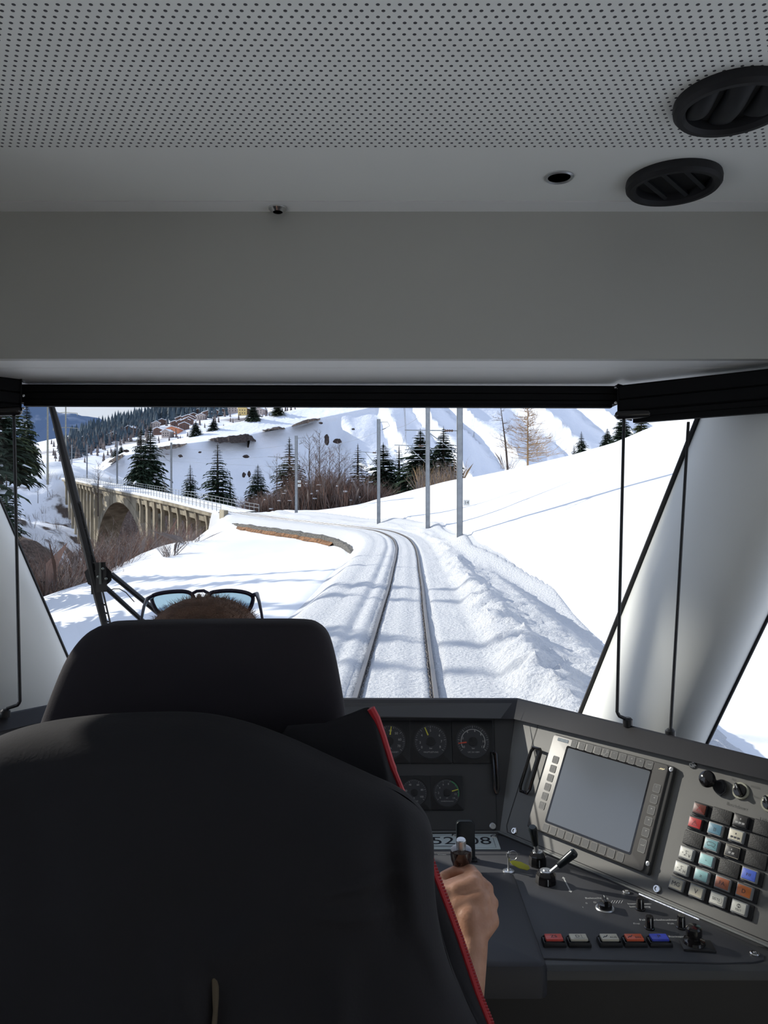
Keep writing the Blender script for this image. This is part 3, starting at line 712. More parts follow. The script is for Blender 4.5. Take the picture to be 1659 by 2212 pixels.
# ------------------------------------------------------------------ trees
def spruce_meshes(seed, h, r, levels, per, needle, snowf=0.06, sparse=1.0):
    rng = random.Random(seed); c = MB()
    for i in range(levels):
        t = (i + rng.random() * 0.6) / levels; z = h * (0.06 + 0.93 * t); R = r * (1 - t) ** 0.85 * (0.72 + 0.45 * rng.random()) + 0.05 * r
        nb = max(4, int(per * (1 - 0.55 * t)))
        for k in range(nb):
            th = 2 * PI * (k + rng.random() * 0.8) / nb; L = R * (0.7 + 0.45 * rng.random()); dr = Vector((math.cos(th), math.sin(th), 0)); sd = Vector((-dr.y, dr.x, 0))
            droop = (0.32 * (1 - t) + 0.05) * L; W = (0.20 * L + 0.05 * r) * sparse; p0 = Vector((0, 0, z))
            prev = None; N = 4
            for j in range(N + 1):
                q = j / N; lift = 0.10 * L * math.sin(q * PI); p = p0 + dr * (L * q) + Vector((0, 0, -droop * q ** 1.4 + lift + (0.10 * L * q * q if t > 0.2 else 0)))
                wq = W * (0.35 + 1.1 * math.sin(min(1, q * 1.15) * PI * 0.8)) * (1 - q * 0.85)
                a = p + sd * wq * (0.8 + 0.4 * rng.random()) - Vector((0, 0, wq * 0.45)); b_ = p - sd * wq * (0.8 + 0.4 * rng.random()) - Vector((0, 0, wq * 0.45))
                if prev:
                    c.mi = 1 if rng.random() < snowf else 0
                    c.add([prev[0], prev[1], p, a], [(0, 1, 2, 3)]); c.add([prev[1], prev[2], b_, p], [(0, 1, 2, 3)])
                    c.mi = 0
                    # hanging side sprays
                    for s_ in (1, -1):
                        if rng.random() < 0.85:
                            e = p + sd * s_ * wq * (1.2 + rng.random()) + dr * (0.10 * L) - Vector((0, 0, (0.10 + 0.12 * rng.random()) * L))
                            c.add([prev[1], p, e], [(0, 1, 2)])
                prev = (a, p, b_)
    # leader
    for k in range(5):
        th = k * 1.26; c.add([(0.03 * r * math.cos(th), 0.03 * r * math.sin(th), h * 0.93), (0.03 * r * math.cos(th + 1.5), 0.03 * r * math.sin(th + 1.5), h * 0.93), (0, 0, h * 1.03)], [(0, 1, 2)])
    t_ = MB(); t_.tube([(0, 0, -0.6), (0, 0, h * 0.5), (0, 0, h)], [0.022 * h, 0.014 * h, 0.003 * h], 7)
    def mk(bb, nm, ms):
        o = bb.obj(nm, ms, smooth=None); me = o.data; bpy.data.objects.remove(o); return me
    return mk(c, 'crown', [needle, M_SNOWLUMP]), mk(t_, 'trunk', [M_BARK])
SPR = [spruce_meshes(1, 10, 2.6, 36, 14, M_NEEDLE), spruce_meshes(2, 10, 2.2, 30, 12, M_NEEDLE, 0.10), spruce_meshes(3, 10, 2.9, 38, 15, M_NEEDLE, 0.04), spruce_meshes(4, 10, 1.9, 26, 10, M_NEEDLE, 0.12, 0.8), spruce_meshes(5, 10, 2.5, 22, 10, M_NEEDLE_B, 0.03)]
def spruce(px, pyt, pyb, D, k, lab, wid=1.0, group='spruces beyond the track', rot=None, name='spruce_tree', base_drop=0.0):
    v = P(px, pyb, D); h = (pyb - pyt) / F * D
    r = root(name, lab, 'tree', group, loc=v)
    for nm, me in zip(('crown', 'trunk'), SPR[k]):
        o = bpy.data.objects.new(nm, me); COL.objects.link(o); o.parent = r
    s = h / 10.2; r.scale = (s * wid * 1.3, s * wid * 1.3, s); r.rotation_euler = (0, 0, px * 0.7 if rot is None else rot)
    return r
spruce(305, 922, 1068, 150, 2, 'big dark spruce behind the viaduct, left trunk of the double pair', 0.72)
spruce(325, 916, 1070, 152, 0, 'big dark spruce behind the viaduct, right trunk of the double pair', 0.85)
spruce(411, 1002, 1082, 128, 1, 'small dark spruce between the big double spruce and the tall slim one', 1.0)
spruce(470, 956, 1098, 112, 1, 'tall slim spruce with drooping snowy boughs behind the near end of the viaduct', 1.05)
spruce(497, 1028, 1100, 113, 3, 'small spruce tucked against the right side of the tall slim spruce', 1.2)
spruce(557, 1002, 1092, 112, 0, 'short dense spruce standing at the left end of the brown bushes', 1.1)
spruce(625, 943, 1085, 108, 1, 'spruce directly behind the mast with the two white signs', 1.15)
spruce(773, 957, 1085, 105, 3, 'thin snowy spruce left of the third mast', 1.25)
spruce(828, 955, 1085, 104, 2, 'dark spruce directly behind the third mast', 1.25)
spruce(862, 960, 1075, 106, 3, 'slim sparse spruce between two dense dark ones', 1.4)
spruce(908, 925, 1068, 100, 2, 'tall dark spruce just left of the second mast', 1.2)
spruce(958, 920, 1060, 98, 0, 'tall spruce between the second and the nearest mast, fronted by dry brush', 1.15)
spruce(1256, 931, 984, 150, 1, 'small open spruce on the hill crest left of the right-hand rod', 1.1)
spruce(1240, 958, 990, 148, 3, 'tiny spruce beside the small open one on the hill crest', 1.3)
spruce(1312, 924, 975, 140, 0, 'small dense spruce on the hill crest near the right-hand rod', 1.2)
spruce(1345, 890, 965, 132, 2, 'dark spruce on the hill crest behind the right-hand rod', 1.1)
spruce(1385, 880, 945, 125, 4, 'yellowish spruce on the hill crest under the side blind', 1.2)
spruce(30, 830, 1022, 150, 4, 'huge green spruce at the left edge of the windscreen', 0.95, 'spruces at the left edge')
spruce(58, 868, 1018, 158, 2, 'tall spruce right of the huge green one at the left edge', 0.62, 'spruces at the left edge')
spruce(2, 850, 1040, 140, 2, 'dark spruce cut by the left edge of the view', 1.1, 'spruces at the left edge')
spruce(14, 1015, 1155, 105, 1, 'snow dusted spruce low at the left edge, in front of the huge one', 0.95, 'spruces at the left edge')
spruce(423, 908, 946, dpt(423) + 38, 0, 'small spruce on the crest of the sunlit snow field, near the village', 1.4, 'spruces on the sunlit crest')
spruce(461, 900, 932, dpt(461) + 38, 1, 'small spruce on the sunlit crest under the village houses', 1.6, 'spruces on the sunlit crest')
spruce(547, 868, 911, dpt(547) + 38, 2, 'dark narrow spruce among the upper village houses', 1.2, 'spruces on the sunlit crest')
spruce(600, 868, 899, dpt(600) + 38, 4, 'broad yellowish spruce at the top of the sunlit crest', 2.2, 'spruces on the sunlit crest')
spruce(249, 962, 988, dpt(249) + 36, 1, 'pair-like small spruce left of the far slope, left one', 1.3, 'spruces on the sunlit crest')
spruce(262, 960, 986, dpt(262) + 36, 0, 'small spruce beside its twin on the low snow field', 1.2, 'spruces on the sunlit crest')
# trees out of the frame at left that shade the track
for (ty, R_, tz, lab) in ((36.5, 29, 1.0, 'tall spruce on the gorge side left of the line, nearest to the bend'), (31.5, 28, 1.1, 'second tall spruce on the gorge side, just before the bend'), (24, 27.5, 2.6, 'broad tall spruce on the gorge side, midway to the bend'), (21, 31, 2.0, 'tall spruce on the gorge side, behind the broad one'), (14.5, 27, 2.4, 'tall spruce on the gorge side abreast of the train nose'), (12, 30, 1.6, 'tall spruce on the gorge side closest to the train')):
    x = 0.5 - 0.896 * R_; y = ty + 0.443 * R_; ztop = CZ - 2.4 + 0.497 * R_ + tz
    r = root('spruce_tree', lab, 'tree', 'spruces shading the track', loc=(x, y, ground_z(x, y)))
    for nm, me in zip(('crown', 'trunk'), SPR[3 if ty > 30 else 1]):
        o = bpy.data.objects.new(nm, me); COL.objects.link(o); o.parent = r
    hh = (ztop - ground_z(x, y)) / 10.2; r.scale = (hh * 0.75, hh * 0.75, hh)

# unseen slender spruces beside the train, added and shaped to shade the upper cab
for k_, (hh_, lab) in enumerate(((0.3, 'unseen slender high crowned spruce added to shade the cab, rearmost of four'), (1.15, 'unseen slender high crowned spruce added to shade the cab, second from the rear'), (2.0, 'unseen slender high crowned spruce added to shade the cab, third from the rear'), (2.85, 'unseen slender high crowned spruce added to shade the cab, foremost of four'))):
    px_, py_ = -11.9 + 0.443 * (hh_ - 1.9), 8.0 + 0.896 * (hh_ - 1.9); gz = ground_z(px_, py_)
    r = root('spruce_tree', lab, 'tree', 'spruces shading the track', loc=(px_, py_, gz))
    o = bpy.data.objects.new('crown', SPR[0][0]); COL.objects.link(o); o.parent = r; o.location = (0, 0, 9.62 + (0.45, 0.48, 0.34, 0.12)[k_] - gz); o.scale = (0.42, 0.42, 0.9); o.rotation_euler = (0, 0, k_)
    b = MB(); b.tube([(0, 0, -0.6), (0.02, 0.02, 9 - gz), (0, 0, 17.5 - gz)], [0.13, 0.10, 0.03], 8); b.obj('trunk', [M_BARK], r)

def bare_tree(name, px, pyt, pyb, D, lab, m, seed, spread=0.5, lean=0.0, levels=4, nb=10, group='bare trees', thick=0.012, start=0.25):
    v = P(px, pyb, D); h = (pyb - pyt) / F * D; rng = random.Random(seed)
    r = root(name, lab, 'tree', group, loc=v)
    t = MB(); c = MB(); top = Vector((lean * h, 0, h))
    pts_ = [Vector((lean * h * max(q, 0) ** 1.2, 0, h * q)) for q in (-0.05, 0.25, 0.5, 0.75, 1.0)]
    pts_[0] = Vector((0, 0, -0.05 * h)); rad = [thick * h * (1.15 - q) for q in (0, 0.25, 0.5, 0.75, 1.0)]
    t.tube(pts_, rad, 6); t.obj('trunk', [M_BARK if m is not M_TWIG_L else M_TWIG_L], r)
    def br(p, d, L, rr, lv):
        n = 3; q = p; pp = [p]
        for _ in range(n):
            d = (d + Vector((rng.uniform(-.25, .25), rng.uniform(-.25, .25), rng.uniform(-.1, .22)))).normalized(); q = q + d * (L / n); pp.append(q)
        c.tube(pp, [rr, rr * 0.75, rr * 0.5, rr * 0.25], 3, cap=False)
        if lv > 0:
            for _ in range(4 if lv > 1 else 3):
                k = rng.randint(1, n); e = (d + Vector((rng.uniform(-.9, .9), rng.uniform(-.9, .9), rng.uniform(-.4, .6)))).normalized()
                br(pp[k], e, L * rng.uniform(.35, .6), rr * 0.5, lv - 1)
    for k in range(nb):
        q = start + (1 - start) * (k + rng.random()) / nb; th = rng.random() * 2 * PI
        p = pts_[1].lerp(pts_[4], (q - 0.25) / 0.75) if q > 0.25 else Vector((0, 0, h * q))
        d = Vector((math.cos(th), math.sin(th), spread_up)).normalized()
        br(p, d, h * spread * (1.15 - q), thick * h * 0.32, levels - 2)
    c.obj('branches', [m], r, smooth=None)
spread_up = 0.9
bare_tree('bare_tree', 668, 945, 1095, 100, 'tall leafless tree left of the densest brown bushes, bare grey crown', M_TWIG_G, 11, 0.42, nb=26)
bare_tree('bare_tree', 690, 935, 1090, 99, 'tallest leafless grey tree rising out of the brown bushes', M_TWIG_G, 12, 0.40, nb=30)
bare_tree('bare_tree', 733, 960, 1085, 98, 'leafless pale brown tree at the right end of the brown bushes', M_TWIG_G, 13, 0.45, nb=26)
bare_tree('bare_tree', 598, 985, 1100, 101, 'leafless tree leaning over between the short dense spruce and the mast', M_TWIG_G, 14, 0.45, nb=20)
bare_tree('bare_tree', 212, 1000, 1110, 128, 'leafless tree growing in front of the viaduct beside the big arch', M_TWIG_G, 15, 0.40, nb=22)
bare_tree('bare_tree', 355, 1035, 1085, 140, 'small leafless tree behind the viaduct right of the double spruce', M_TWIG_G, 16, 0.45, nb=16)
bare_tree('bare_tree', 238, 1028, 1060, 165, 'small reddish leafless tree behind the viaduct left of the double spruce', M_TWIG, 17, 0.5, nb=16)
bare_tree('bare_tree', 110, 1160, 1260, 70, 'leafless sapling in the gorge thicket below the viaduct', M_TWIG_G, 18, 0.4, nb=18)
bare_tree('bare_tree', 82, 1040, 1085, 150, 'bare sapling on the snowy bank, left one', M_TWIG_G, 19, 0.35, nb=12)
bare_tree('bare_tree', 103, 1035, 1072, 155, 'bare sapling on the snowy bank, right one', M_TWIG_G, 20, 0.3, nb=12)
spread_up = 0.0
bare_tree('larch_tree', 1140, 872, 1008, 120, 'broad golden leafless larch standing behind the hill crest', M_TWIG_L, 31, 0.46, nb=120, levels=4, start=0.10, thick=0.016)
bare_tree('larch_tree', 1097, 862, 1012, 118, 'thin leaning larch with few dark branches left of the golden one', M_TWIG_G, 32, 0.30, lean=-0.12, nb=16, levels=4, start=0.35, thick=0.016)
spread_up = 0.8
for k_, (px, t_, D, lab) in enumerate(((612, 1030, 97, 'leafless reddish tree at the left end of the brown bushes'), (648, 1000, 96, 'leafless reddish tree just right of the mast with two white signs'), (682, 985, 97, 'leafless reddish tree in the middle of the brown bushes'), (712, 975, 96, 'tallest leafless reddish tree, over the densest bushes'), (745, 990, 97, 'leafless reddish tree near the thin snowy spruce'), (785, 1010, 97, 'small leafless reddish tree left of the third mast'))):
    bare_tree('bare_tree', px, t_, 1096, D, lab, M_TWIG, 60 + k_, 0.5, nb=26, group='reddish leafless trees')
# shrubs
def shrub_mb(b, c, h, w, n, rng, m3=True):
    for _ in range(n):
        th = rng.random() * 2 * PI; q = rng.random() ** 0.5; base = Vector((c[0] + 0.35 * w * q * math.cos(th), c[1] + 0.35 * w * q * math.sin(th), c[2]))
        tip = base + Vector((w * 0.9 * math.cos(th) * rng.uniform(-.3, 1.3), w * 0.9 * math.sin(th) * rng.uniform(-.3, 1.3), h * (0.45 + 0.6 * rng.random())))
        s_ = Vector((-math.sin(th * 3), math.cos(th * 3), 0)) * 0.012 * (1 + h * 0.4); mid = base.lerp(tip, 0.5) + Vector((rng.uniform(-.15, .15) * w, rng.uniform(-.15, .15) * w, 0.12 * h))
        b.add([base - s_, base + s_, mid + s_ * 0.7, tip, mid - s_ * 0.7], [(0, 1, 2, 3, 4)])
        for _k in range(4):
            st = mid.lerp(tip, rng.random() * 0.8); e = st + Vector((rng.uniform(-.25, .25) * w, rng.uniform(-.25, .25) * w, h * 0.22 * rng.random())); b.add([st - s_ * 0.5, st + s_ * 0.5, e], [(0, 1, 2)])
def single_shrub(px, py, D, h, w, n, m, lab, seed):
    b = MB(); shrub_mb(b, (0, 0, -0.1), h, w, n, random.Random(seed)); o = b.obj('bare_shrub', [m], smooth=None)
    v = P(px, py, D); o.location = v; tag(o, lab, 'shrub', 'bare shrubs on the snow')
single_shrub(366, 1200, 57, 1.4, 1.5, 60, M_TWIG_G, 'dry shrub sticking out of the sunlit snow slope on the gorge rim, lower one', 3)
single_shrub(408, 1172, 63, 1.2, 2.4, 70, M_TWIG_G, 'wide frosted shrub on the gorge rim, nearer the viaduct', 4)
single_shrub(160, 1262, 50, 0.7, 2.4, 60, M_TWIG_G, 'snow dusted shrub on the gorge rim just behind the wiper joint', 5)
single_shrub(1095, 1012, 110, 2.6, 3, 40, M_TWIG_G, 'low grey shrub on the hill crest left of the golden larch', 6)
# thickets nobody could count
rng = random.Random(5); b = MB(); b2 = MB()
for i in range(2600):
    y = rng.uniform(46, 150); x = -19 - 0.02 * y - abs(rng.gauss(0, 1)) * 22
    if x < -95: continue
    px = CX + x / y * F
    if px < -80: continue
    z = ground_z(x, y)
    if z - CZ > -2.5 or abs(x - float(np.interp(y, TR[:, 1], TR[:, 0]))) < 3 and y > 86: continue
    shrub_mb(b if rng.random() < 0.6 else b2, (x, y, z - 0.2), rng.uniform(1.5, 4.5), rng.uniform(2, 3.6), 15, rng)
for i in range(500):
    y = rng.uniform(98, 205); x = float(np.interp(y, TR[:, 1], TR[:, 0])) + rng.uniform(5, 34); z = ground_z(x, y)
    if z - CZ > 2: continue
    shrub_mb(b if rng.random() < 0.6 else b2, (x, y, z - 0.2), rng.uniform(2.5, 6), rng.uniform(2.5, 4.5), 14, rng)
for i in range(1100):
    y = rng.uniform(40, 84); x = rng.uniform(-52, -22); z = ground_z(x, y)
    if z - CZ > -5: continue
    shrub_mb(b if rng.random() < 0.6 else b2, (x, y, z - 0.2), rng.uniform(1.2, 3.6), rng.uniform(1.5, 3.0), 14, rng)
tag(b.obj('thicket', [M_TWIG], smooth=None), 'dense reddish brown bare scrub filling the gorge under the viaduct', 'scrub', kind='stuff')
tag(b2.obj('thicket', [M_TWIG_G], smooth=None), 'grey leafless brush mixed through the scrub of the gorge', 'scrub', kind='stuff')
b = MB(); b2 = MB(); b3 = MB()
for i in range(520):
    px = rng.uniform(540, 830); D = rng.uniform(94, 103); yb = np.interp(px, [540, 600, 640, 700, 800, 830], [1105, 1108, 1105, 1098, 1084, 1078]) + rng.uniform(0, 6); v = P(px, yb, D)
    hh = np.interp(px, [540, 600, 650, 700, 760, 830], [2.2, 3.6, 4.6, 5.6, 4.4, 2.2]) * rng.uniform(0.4, 1.12)
    shrub_mb(b if rng.random() < 0.6 else b3, v - Vector((0, 0, 0.3)), hh, 2.6, 16, rng)
for i in range(60):
    px = rng.uniform(905, 990); D = rng.uniform(91, 96); v = P(px, np.interp(px, [905, 990], [1064, 1043]) + 6, D); shrub_mb(b2 if i % 3 == 0 else b3, v, rng.uniform(1.5, 3.8), 1.8, 9, rng)
tag(b.obj('thicket', [M_TWIG], smooth=None), 'rust brown bare bushes in a dense band behind the fourth mast', 'scrub', kind='stuff')
tag(b3.obj('thicket', [M_TWIG_G], smooth=None), 'greyish bare bushes mixed into the brown band behind the fourth mast', 'scrub', kind='stuff')
tag(b2.obj('thicket', [M_TWIG_L], smooth=None), 'dry pale brush in front of the tall spruces beyond the hill crest', 'scrub', kind='stuff')
b = MB()
for i in range(90):
    x = rng.uniform(-112, -72); y = rng.uniform(150, 192); z = ground_z(x, y); shrub_mb(b, (x, y, z - 0.2), rng.uniform(1, 3.2), 1.4, 12, rng)
tag(b.obj('thicket', [M_TWIG_G], smooth=None), 'thin grey saplings scattered over the snowy bank at the far end of the viaduct', 'scrub', kind='stuff')
# snow lumps caught in the bushes
b = MB()
for i in range(14):
    px = rng.uniform(560, 790); D = 94; v = P(px, np.interp(px, [560, 640, 700, 790], [1090, 1060, 1055, 1060]) + rng.uniform(-16, 26), D); b.ellipsoid(v, (rng.uniform(.08, .35), .3, rng.uniform(.04, .13)), 8)
for i in range(70):
    y = rng.uniform(55, 120); x = -24 - rng.random() * 32; z = ground_z(x, y) + rng.uniform(1, 3.5)
    b.ellipsoid((x, y, z), (rng.uniform(.1, .5), .3, rng.uniform(.05, .2)), 8)
tag(b.obj('snow_clumps', [M_SNOWLUMP]), 'small clumps of snow caught in the bushes', 'snow', kind='stuff')
# distant forests
def forest(n, fn, name_lab, m, hmin, hmax, seed):
    rg = random.Random(seed); b = MB()
    for _ in range(n):
        x, y = fn(rg); z = vz(x, y); h = rg.uniform(hmin, hmax); r = h * 0.2
        k = 5; a0 = rg.random() * 6
        for (z0, z1, rr_) in ((0.05, 0.6, 1.0), (0.35, 1.0, 0.7)):
            vs = [(x + r * rr_ * math.cos(a0 + 2 * PI * i / k), y + r * rr_ * math.sin(a0 + 2 * PI * i / k), z + z0 * h) for i in range(k)] + [(x, y, z + z1 * h)]
            b.add(vs, [(i, (i + 1) % k, k) for i in range(k)])
    tag(b.obj('forest', [m], smooth=None), name_lab, 'forest', kind='stuff')
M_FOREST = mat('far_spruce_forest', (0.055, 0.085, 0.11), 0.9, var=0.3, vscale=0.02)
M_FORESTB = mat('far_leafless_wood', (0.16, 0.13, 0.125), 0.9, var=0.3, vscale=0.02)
def onpx(pxf, pyf):      # a place on the village hillside seen in that direction
    lo, hi = 630.0, 1390.0
    for _ in range(40):
        mid = (lo + hi) / 2; z = float(VF((pxf - CX) / F * mid, mid)) + CZ
        if (CY - (z - CZ) / mid * F) > pyf: lo = mid
        else: hi = mid
    return (pxf - CX) / F * lo, lo
def fr1(rg):
    u = rg.random(); px = 150 + 340 * u; y = np.interp(px, [150, 200, 260, 420, 500], [938, 918, 898, 872, 868]) + abs(rg.gauss(0, 1)) * np.interp(px, [150, 300, 500], [9, 14, 12]); return onpx(px, y)
def fr2(rg):
    u = rg.random(); px = 130 + 200 * u; y = np.interp(u, [0, 1], [985, 915]) + rg.gauss(0, 7); return onpx(px, y)
def fr3(rg):
    px = rg.uniform(110, 640); return onpx(px, rg.uniform(880, 1000))
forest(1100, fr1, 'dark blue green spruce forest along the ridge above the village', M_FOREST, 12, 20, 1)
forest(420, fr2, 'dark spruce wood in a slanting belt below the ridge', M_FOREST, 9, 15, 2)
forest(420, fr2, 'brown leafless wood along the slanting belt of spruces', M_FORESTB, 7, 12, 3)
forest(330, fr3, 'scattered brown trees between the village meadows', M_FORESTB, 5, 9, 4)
# chalets
M_CH = [mat('brown_chalet_wood', (0.16, 0.09, 0.07), 0.8), mat('orange_chalet_wall', (0.62, 0.25, 0.13), 0.8), mat('yellow_chalet_wall', (0.75, 0.55, 0.22), 0.8), mat('pale_chalet_wall', (0.5, 0.42, 0.38), 0.8)]
def chalet(px, py, w_, h_, k, lab, rot):
    x, y = onpx(px, py); r = root('chalet', lab, 'house', 'chalets of the village', loc=(x, y, vz(x, y) - 0.5)); r.rotation_euler = (0, 0, rot)
    d_ = w_ * 0.8; b = MB(); b.box(-w_ / 2, w_ / 2, -d_ / 2, d_ / 2, -3, h_); b.add([(-w_ / 2, -d_ / 2, h_), (w_ / 2, -d_ / 2, h_), (0, -d_ / 2, h_ * 1.38), (-w_ / 2, d_ / 2, h_), (w_ / 2, d_ / 2, h_), (0, d_ / 2, h_ * 1.38)], [(0, 1, 2), (5, 4, 3)])
    b.obj('walls', [M_CH[k]], r, smooth=None)
    b = MB(); e = 1.1; t = 0.7
    for s_ in (-1, 1):
        b.hull8([(s_ * (w_ / 2 + e), -d_ / 2 - e, h_ * 0.93), (0, -d_ / 2 - e, h_ * 1.42), (0, d_ / 2 + e, h_ * 1.42), (s_ * (w_ / 2 + e), d_ / 2 + e, h_ * 0.93)], [(s_ * (w_ / 2 + e), -d_ / 2 - e, h_ * 0.93 + t), (0, -d_ / 2 - e, h_ * 1.42 + t), (0, d_ / 2 + e, h_ * 1.42 + t), (s_ * (w_ / 2 + e), d_ / 2 + e, h_ * 0.93 + t)])
    b.obj('roof', [M_SNOWLUMP], r, smooth=None)
    b = MB()
    for i in (-1, 0, 1):
        for z in (0.25, 0.62): b.box(i * w_ * 0.28 - 0.5, i * w_ * 0.28 + 0.5, -d_ / 2 - 0.12, -d_ / 2 - 0.02, h_ * z, h_ * z + 1.1)
    b.obj('windows', [mat('dark_panes', (0.04, 0.04, 0.05), 0.3)], r, smooth=None)
gen = 'small brown chalet with a snow covered roof on the village hillside'
for px, py, w_, h_, k, lab in [(375, 936, 15, 5.5, 1, 'long orange walled chalet with snowy roof at the right of the village'), (524, 897, 10, 9, 2, 'tall yellow house near the top of the village'),
        (505, 888, 13, 7, 3, 'largest pale house in the upper village, under the blind'), (328, 904, 9, 5, 3, 'lone pale house on a knoll above the village, below the forest ridge'),
        (226, 952, 9, 5, 3, 'pale chalet on the lower meadow, left one of two'), (246, 952, 11, 6, 0, 'brown chalet on the lower meadow, right one of two'), (176, 972, 10, 4, 0, 'low dark barn by the slope, lowest house of the village'), (190, 962, 10, 6, 0, 'dark barn with thick snow on its roof beside the far mast')] + \
        [(a, c_, rng.uniform(8, 12), rng.uniform(4.5, 6.5), rng.choice((0, 0, 0, 3)), gen) for a, c_ in ((312, 923), (337, 925), (283, 936), (344, 937), (398, 930), (377, 922), (391, 922), (408, 921), (400, 909), (362, 946), (463, 890), (483, 893), (445, 888), (537, 893), (562, 894), (448, 901), (408, 911), (405, 921), (489, 882), (430, 895), (420, 903), (470, 899), (390, 912), (352, 915), (435, 911))]:
    chalet(px, py, w_, h_, k, lab, rng.uniform(-0.5, 0.5))
# ================================================================== DRIVER'S CAB (heights below are relative to the lens, lens at CZ)
def W(x, y, z): return Vector((x, y, CZ + z))
M_PAINT = mat('light_grey_paint', (0.86, 0.86, 0.84), 0.55, bump=0.05, bscale=400, bdist=0.001)
M_PAINT2 = mat('pillar_paint', (0.82, 0.83, 0.80), 0.42, spec=0.5)
M_HEADER = mat('shade_darkened_header', (0.45, 0.445, 0.41), 0.6)  # same paint as ceiling and trim, its shade put into a darker colour
M_BLACKP = mat('black_plastic', (0.012, 0.012, 0.014), 0.45)
M_GLOSSB = mat('gloss_black', (0.010, 0.009, 0.010), 0.12, coat=0.3)
M_RUBBER = mat('black_rubber', (0.010, 0.010, 0.012), 0.7)
M_CONS = mat('console_paint', (0.17, 0.168, 0.16), 0.42, bump=0.12, bscale=900, bdist=0.0005, spec=0.6)
M_CONSD = mat('dark_console_paint', (0.052, 0.052, 0.056), 0.5, bump=0.12, bscale=900, bdist=0.0005)
M_PLATE = mat('desk_plate_paint', (0.060, 0.061, 0.068), 0.55, bump=0.2, bscale=1200, bdist=0.0005)
M_CHROME = mat('chrome', (0.65, 0.65, 0.65), 0.18, 1.0)
M_ALU = mat('brushed_aluminium', (0.60, 0.61, 0.62), 0.35, 0.9)
M_WHITEINK = mat('white_print', (0.55, 0.56, 0.55), 0.6)
M_GREYINK = mat('grey_print', (0.16, 0.16, 0.155), 0.6)
M_GLASS = glass('cab_glass', (0.97, 0.985, 0.98))
# perforated ceiling
m = bpy.data.materials.new('perforated_ceiling'); m.use_nodes = True; n = m.node_tree; bs = n.nodes['Principled BSDF']
bs.inputs['Roughness'].default_value = 0.6
def mth(op, a, b_=None, c=None):
    k = n.nodes.new('ShaderNodeMath'); k.operation = op
    for i, v in enumerate((a, b_, c)):
        if v is None: continue
        if isinstance(v, (int, float)): k.inputs[i].default_value = v
        else: n.links.new(v, k.inputs[i])
    return k.outputs[0]
t_ = n.nodes.new('ShaderNodeTexCoord'); sx = n.nodes.new('ShaderNodeSeparateXYZ'); n.links.new(t_.outputs['Object'], sx.inputs[0])
PIT = 0.01305
u_ = mth('MULTIPLY_ADD', sx.outputs['X'], 1 / PIT, 500.06); v_ = mth('MULTIPLY_ADD', sx.outputs['Y'], -1 / (PIT * 0.874), 1.265 / (PIT * 0.874))
row = mth('FLOOR', mth('ADD', v_, 0.5)); dv = mth('MULTIPLY', mth('SUBTRACT', v_, row), PIT * 0.874)
sh = mth('MULTIPLY', mth('FLOORED_MODULO', row, 2.0), 0.5)
du = mth('MULTIPLY', mth('SUBTRACT', mth('FRACT', mth('ADD', mth('SUBTRACT', u_, sh), 0.5)), 0.5), PIT)
dist = mth('SQRT', mth('ADD', mth('MULTIPLY', du, du), mth('MULTIPLY', dv, dv)))
hole = mth('MULTIPLY', mth('LESS_THAN', dist, 0.0024), mth('GREATER_THAN', v_, -0.5))
mxn = n.nodes.new('ShaderNodeMix'); mxn.data_type = 'RGBA'; n.links.new(hole, mxn.inputs['Factor'])
mxn.inputs['A'].default_value = (0.87, 0.88, 0.84, 1); mxn.inputs['B'].default_value = (0.05, 0.05, 0.055, 1); n.links.new(mxn.outputs['Result'], bs.inputs['Base Color'])
bu = n.nodes.new('ShaderNodeBump'); bu.inputs['Strength'].default_value = 0.6; bu.inputs['Distance'].default_value = 0.002; bu.invert = True
n.links.new(hole, bu.inputs['Height']); n.links.new(bu.outputs[0], bs.inputs['Normal'])
M_PERF = m

b = MB(); b.box(-1.3, 1.3, -0.95, 1.4865, 0.60, 0.63)
c = b.obj('ceiling', [M_PERF], smooth=None); c.location = (0, 0, CZ); struct(c, 'grey cab ceiling, perforated with rows of small round holes', 'ceiling')
b = MB(); b.box(-1.3, 1.3, 1.4915, 1.5395, 0.60, 0.63); b.box(-1.3, 1.3, 1.48, 1.495, 0.606, 0.63)
c = b.obj('trim_ceiling', [M_PAINT], smooth=None); c.location = (0, 0, CZ); struct(c, 'narrow ceiling strip along the front edge', 'trim')
b = MB(); b.box(-1.3, 1.3, 1.5395, 1.56, 0.306, 0.63)
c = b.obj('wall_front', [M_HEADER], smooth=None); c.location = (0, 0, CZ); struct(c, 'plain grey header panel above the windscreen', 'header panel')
b = MB(); b.box(-1.3, 1.3, 1.5415, 1.6365, 0.3062, 0.33); b.box(-1.3, 1.3, 1.636, 1.640, 0.308, 0.33); b.box(-1.3, 1.3, 1.6395, 1.93, 0.3062, 0.33)
b.box(-1.3, 1.3, 1.50, 1.93, 0.63, 0.66)
b.add([(-1.3, 1.875, 0.307), (1.3, 1.875, 0.307), (1.3, 1.95, 0.66), (-1.3, 1.95, 0.66)], [(0, 1, 2, 3)])
c = b.obj('trim_ledge', [M_PAINT], smooth=None); c.location = (0, 0, CZ); struct(c, 'pale ledge under the header panel above the blinds', 'trim')

